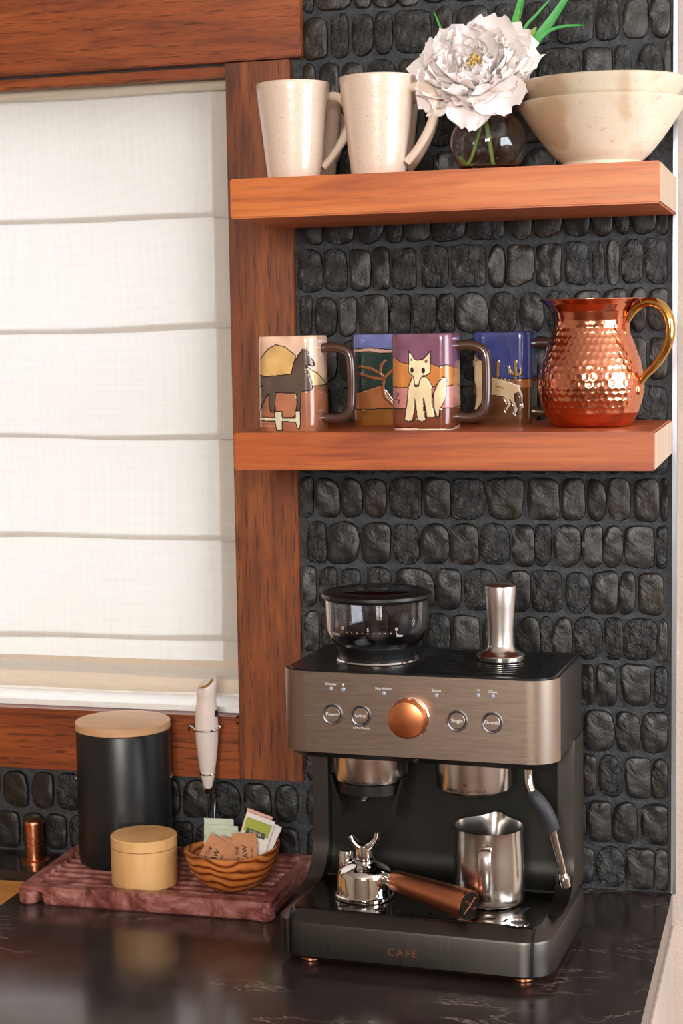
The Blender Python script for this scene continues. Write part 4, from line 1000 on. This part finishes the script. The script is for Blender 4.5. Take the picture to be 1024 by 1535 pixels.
for k in range(nr + 1):
    y = yi0 + k * stp
    if 0 < k < nr:
        pr_ = [(y - .0032, .0165), (y + .0032, .0165), (y + .0022, .0186), (y, .0195), (y - .0022, .0186)]
        mesh('rib', prism(pr_, xi0 + .002, xi1 - .002, 'x'), M['marble'], ty, angle=60)
TZ = .0195
# canister
cn = empty('black_canister', (-.2215, -.0700, TZ), 0, 'tall black enamel canister with a pale wooden lid on the marble tray', 'canister')
mesh('body', lathe([(.0, 0), (.0585, 0), (.0605, .002), (.0610, .006), (.0610, .170), (.0600, .1725), (.0, .1728)], 72), M['can_black'], cn)
mesh('lid', lathe([(.0, .1735), (.0610, .1735), (.0617, .1742), (.0617, .1825), (.0609, .1834), (.0, .1838)], 72), M['pine_lid'], cn)
mesh('lid_gasket', lathe([(.0, .1728), (.0565, .1728), (.0565, .1735), (0, .1735)], 56), M['white_plastic'], cn)
for a in (.32, PI + .32): mesh('side_stud', tr(lathe([(.0, 0), (.0035, 0), (.0038, .0012), (.0024, .0026), (0, .003)], 16), (.0610 * math.cos(a), .0610 * math.sin(a), .108), (0, PI / 2, a)), M['chrome'], cn)
# wooden jar
jr = empty('wooden_jar', (-.1620, -.1620, TZ), 0, 'small blond wooden jar with a fitted lid on the front of the marble tray', 'jar')
mesh('body', lathe([(.0, 0), (.0405, 0), (.0415, .0015), (.0415, .0475)], 64), M['pine'], jr)
mesh('lid', lathe([(.0, .0480), (.0408, .0480), (.0415, .0487), (.0415, .0605), (.0405, .0617), (.0, .0621)], 64), M['pine'], jr)
# olive bowl
ob = empty('olive_wood_bowl', (-.0480, -.1590, TZ), 0, 'small striped olive wood bowl full of sweetener packets on the tray', 'bowl')
V, F = [], []; NA = 64
pro = [(.0, .0), (.022, 0), (.0275, .0015), (.037, .0075), (.0480, .020), (.0555, .034), (.0592, .047), (.0595, .0515), (.0570, .0522), (.0550, .0500), (.0510, .036), (.044, .022), (.033, .011), (.016, .006), (0, .005)]
for r_, z in pro:
    for i in range(NA):
        a = 2 * PI * i / NA; k = .97 + .025 * math.sin(a * 2 + 1) * (z > .01); V.append((r_ * k * math.cos(a), r_ * k * math.sin(a), z + .0035 * math.cos(a - .2) * (z / .05) + .0028 * math.sin(2 * a + .4) * (z / .05) ** 2))
for k in range(len(pro) - 1):
    for i in range(NA): F.append([k * NA + i, k * NA + (i + 1) % NA, (k + 1) * NA + (i + 1) % NA, (k + 1) * NA + i])
mesh('body', (V, F), M['olive'], ob, angle=60)
# packets
def packet(cx, cy, cz, w_, h_, roll, tilt, yaw, mat, label, th=.0022, deco=None, group='sweetener packets in the olive wood bowl'):
    t = empty('sweetener_packet', (cx, cy, cz), 0, label, 'packet', group); t.rotation_euler = (tilt, roll, yaw)
    V, F = [], []; nx_, nz_ = 8, 12
    for s_ in (-1, 1):
        for j in range(nz_ + 1):
            for i in range(nx_ + 1):
                u, v = i / nx_, j / nz_; pil = (math.sin(PI * u) ** .6) * (math.sin(PI * min(1, max(0, (v - .09) / .82))) ** .5)
                V.append(((u - .5) * w_ + .0003 * math.sin(v * 30), s_ * (.00015 + th * pil) + .0012 * math.sin(v * 4 + cx * 90), v * h_))
    N1 = (nx_ + 1) * (nz_ + 1)
    for s_ in (0, 1):
        for j in range(nz_):
            for i in range(nx_):
                a = s_ * N1 + j * (nx_ + 1) + i; F.append([a, a + 1, a + nx_ + 2, a + nx_ + 1])
    rim = [i for i in range(nx_ + 1)] + [(j + 1) * (nx_ + 1) - 1 for j in range(1, nz_ + 1)] + [nz_ * (nx_ + 1) + i for i in range(nx_ - 1, -1, -1)] + [j * (nx_ + 1) for j in range(nz_ - 1, 0, -1)]
    for i in range(len(rim)): a, b = rim[i], rim[(i + 1) % len(rim)]; F.append([a, b, b + N1, a + N1])
    mesh('paper', (V, F), mat, t, angle=70)
    if deco: deco(t, w_, h_, th)
    return t
def flat(t, x0, x1, z0, z1, y, mat, name='printed_band'): mesh(name, box(x0, x1, y - .00015, y, z0, z1), mat, t, smooth=False)
def deco_kraft(t, w_, h_, th):
    y = -th - .0016
    text('RAW', .0095, (.001, y - .0004, h_ * .58), (PI / 2, -PI / 2 + .0, 0), M['print_dark'], t)
    text('IN THE', .0062, (-.0085, y - .0001, h_ * .58), (PI / 2, -PI / 2, 0), M['print_dark'], t)
    text('cane sugar', .0040, (.0085, y - .0001, h_ * .58), (PI / 2, -PI / 2, 0), M['print_bronze'], t)
def deco_green(t, w_, h_, th):
    y = -th - .0014
    flat(t, -w_ * .44, w_ * .44, h_ * .70, h_ * .93, y, M['packet_green']); flat(t, -w_ * .34, w_ * .34, h_ * .66, h_ * .76, y - .0002, M['print_stevia'])
    text('STEVIA', .0052, (0, y - .0004, h_ * .71), (PI / 2, 0, 0), M['print_white'], t)
    text('zero calorie', .0038, (0, y - .0002, h_ * .58), (PI / 2, 0, 0), M['print_bronze'], t)
M['print_stevia'] = plain('deep_green_print', (62, 76, 50), .6)
bz = TZ + .010
packet(-.0720, -.143, bz, .037, .070, .02, -.10, .15, M['mint'], 'mint green packet standing furthest left and tallest of the mint ones')
packet(-.0640, -.149, bz, .036, .064, .03, -.08, .05, M['mint'], 'mint green packet in the middle of the mint trio in the bowl')
packet(-.0560, -.156, bz, .037, .060, .05, -.06, .0, M['mint'], 'mint green packet in front of the other mint ones, behind brown packets')
packet(-.0380, -.146, bz + .010, .034, .074, .28, -.12, -.05, M['packet_pink'], 'pale pink packet peeking out behind the green-and-white packet')
packet(-.0330, -.160, bz + .010, .037, .073, .30, -.10, .0, M['packet_white'], 'white packet with a yellow-green printed top leaning right', deco=deco_green)
packet(-.0290, -.150, bz + .012, .034, .066, .40, -.10, -.1, M['packet_white'], 'plain white packet leaning furthest right in the bowl')
packet(-.0800, -.180, bz + .006, .034, .056, .50, .02, .1, M['kraft'], 'brown kraft sugar packet with dark print at the front left', deco=deco_kraft)
packet(-.0620, -.174, bz + .004, .032, .054, .40, .0, .0, M['kraft'], 'brown kraft packet second from the left in the bowl, tilted right')
packet(-.0480, -.170, bz + .002, .028, .054, .10, .0, -.15, M['kraft'], 'brown kraft packet standing upright in the middle of the bowl', deco=deco_kraft)
packet(-.0360, -.166, bz + .002, .026, .050, .08, .0, -.6, M['kraft'], 'brown kraft packet turned edge-on right of the bowl middle')
packet(-.0240, -.175, bz + .006, .030, .058, -.06, .0, .1, M['kraft'], 'brown kraft packet at the right side, before the green-topped one', deco=deco_kraft)
# frother on wire stand
fs = empty('frother_stand', (-.1155, -.0450, TZ), 0, 'chrome wire stand holding the white milk frother behind the bowl', 'stand')
mesh('stand_base', tube(smoothp([(.022 * math.cos(a), .022 * math.sin(a), .0016) for a in np.linspace(0, 2 * PI, 12, endpoint=False)], 4, True), .0015, 8, closed=True), M['chrome'], fs)
mesh('stand_post', tube(smoothp([(.022, 0, .0016), (.016, .004, .010), (.0075, .006, .03), (.0065, .010, .09), (.006, .015, .116), (.009, .018, .150), (.010, .018, .172)], 6), .0013, 8), M['chrome'], fs)
def cring(r_, z, gap=.5, x=0.0):
    return tube([(x + r_ * math.cos(a), r_ * math.sin(a), z + .001 * math.sin(a)) for a in np.linspace(PI + gap, 3 * PI - gap * .2, 30)], .0013, 8)
mesh('upper_ring', join(cring(.0172, .172), tube(smoothp([(-.0145, -.008, .172), (-.021, -.004, .174), (-.024, -.002, .168)], 4), .0013, 8)), M['chrome'], fs)
mesh('lower_ring', cring(.0098, .1135), M['chrome'], fs)
ft = empty('milk_frother', (-.1155, -.0450, TZ - .0045), 0, 'handheld white milk frother with a gold button upright in its wire stand', 'milk frother')
V, F = [], []; NA = 40; pr_ = [(.0045, .098), (.0062, .101), (.0085, .112), (.0120, .135), (.0145, .160), (.0152, .180), (.0145, .196), (.0130, .208), (.0128, .224), (.0132, .232), (.0124, .2344), (0, .2350)]
for r_, z in pr_:
    for i in range(NA):
        a = 2 * PI * i / NA; sl = min(1, max(0, (z - .205) / .025)); V.append((r_ * math.cos(a) + .0015 * sl, r_ * math.sin(a), z + sl * (.0070 * math.cos(a) + .0055 * math.sin(a)) * (r_ / .0132)))
for k in range(len(pr_) - 1):
    for i in range(NA): F.append([k * NA + i, k * NA + (i + 1) % NA, (k + 1) * NA + (i + 1) % NA, (k + 1) * NA + i])
F.append(list(range(NA))[::-1]); mesh('handle', (V, F), M['white_plastic'], ft, angle=50)
qb = Vector((-.53, -.42, 1)).to_track_quat('Z', 'Y').to_euler()
bt = mesh('button', tr(lathe([(.0, 0), (.0100, 0), (.0103, .0008), (.0092, .0018), (0, .0018)], 32), (.0008, .0, .2352), tuple(qb)), M['brass'], ft)
mesh('button_face', tr(lathe([(.0, .0018), (.0082, .0018), (.0078, .0024), (0, .0026)], 32), (.0008, .0, .2352), tuple(qb)), M['packet_white'], bt)
mesh('switch', tr(box(-.0012, .0022, -.0025, .0025, -.004, .004), (.0145, -.004, .197)), M['black'], ft, bevel=.0006)
mesh('collar', lathe([(.0028, .091), (.0034, .092), (.0034, .098), (.0040, .099)], 20), M['brass'], ft)
mesh('shaft', tube([(0, 0, .092), (0, 0, .010)], .0011, 8), M['chrome'], ft)
mesh('whisk_coil', tube([(.0085 * math.cos(a), .0085 * math.sin(a), .010 + .0012 * math.sin(a * 8)) for a in np.linspace(0, 2 * PI, 48, endpoint=False)], .0010, 6, closed=True), M['chrome'], ft)
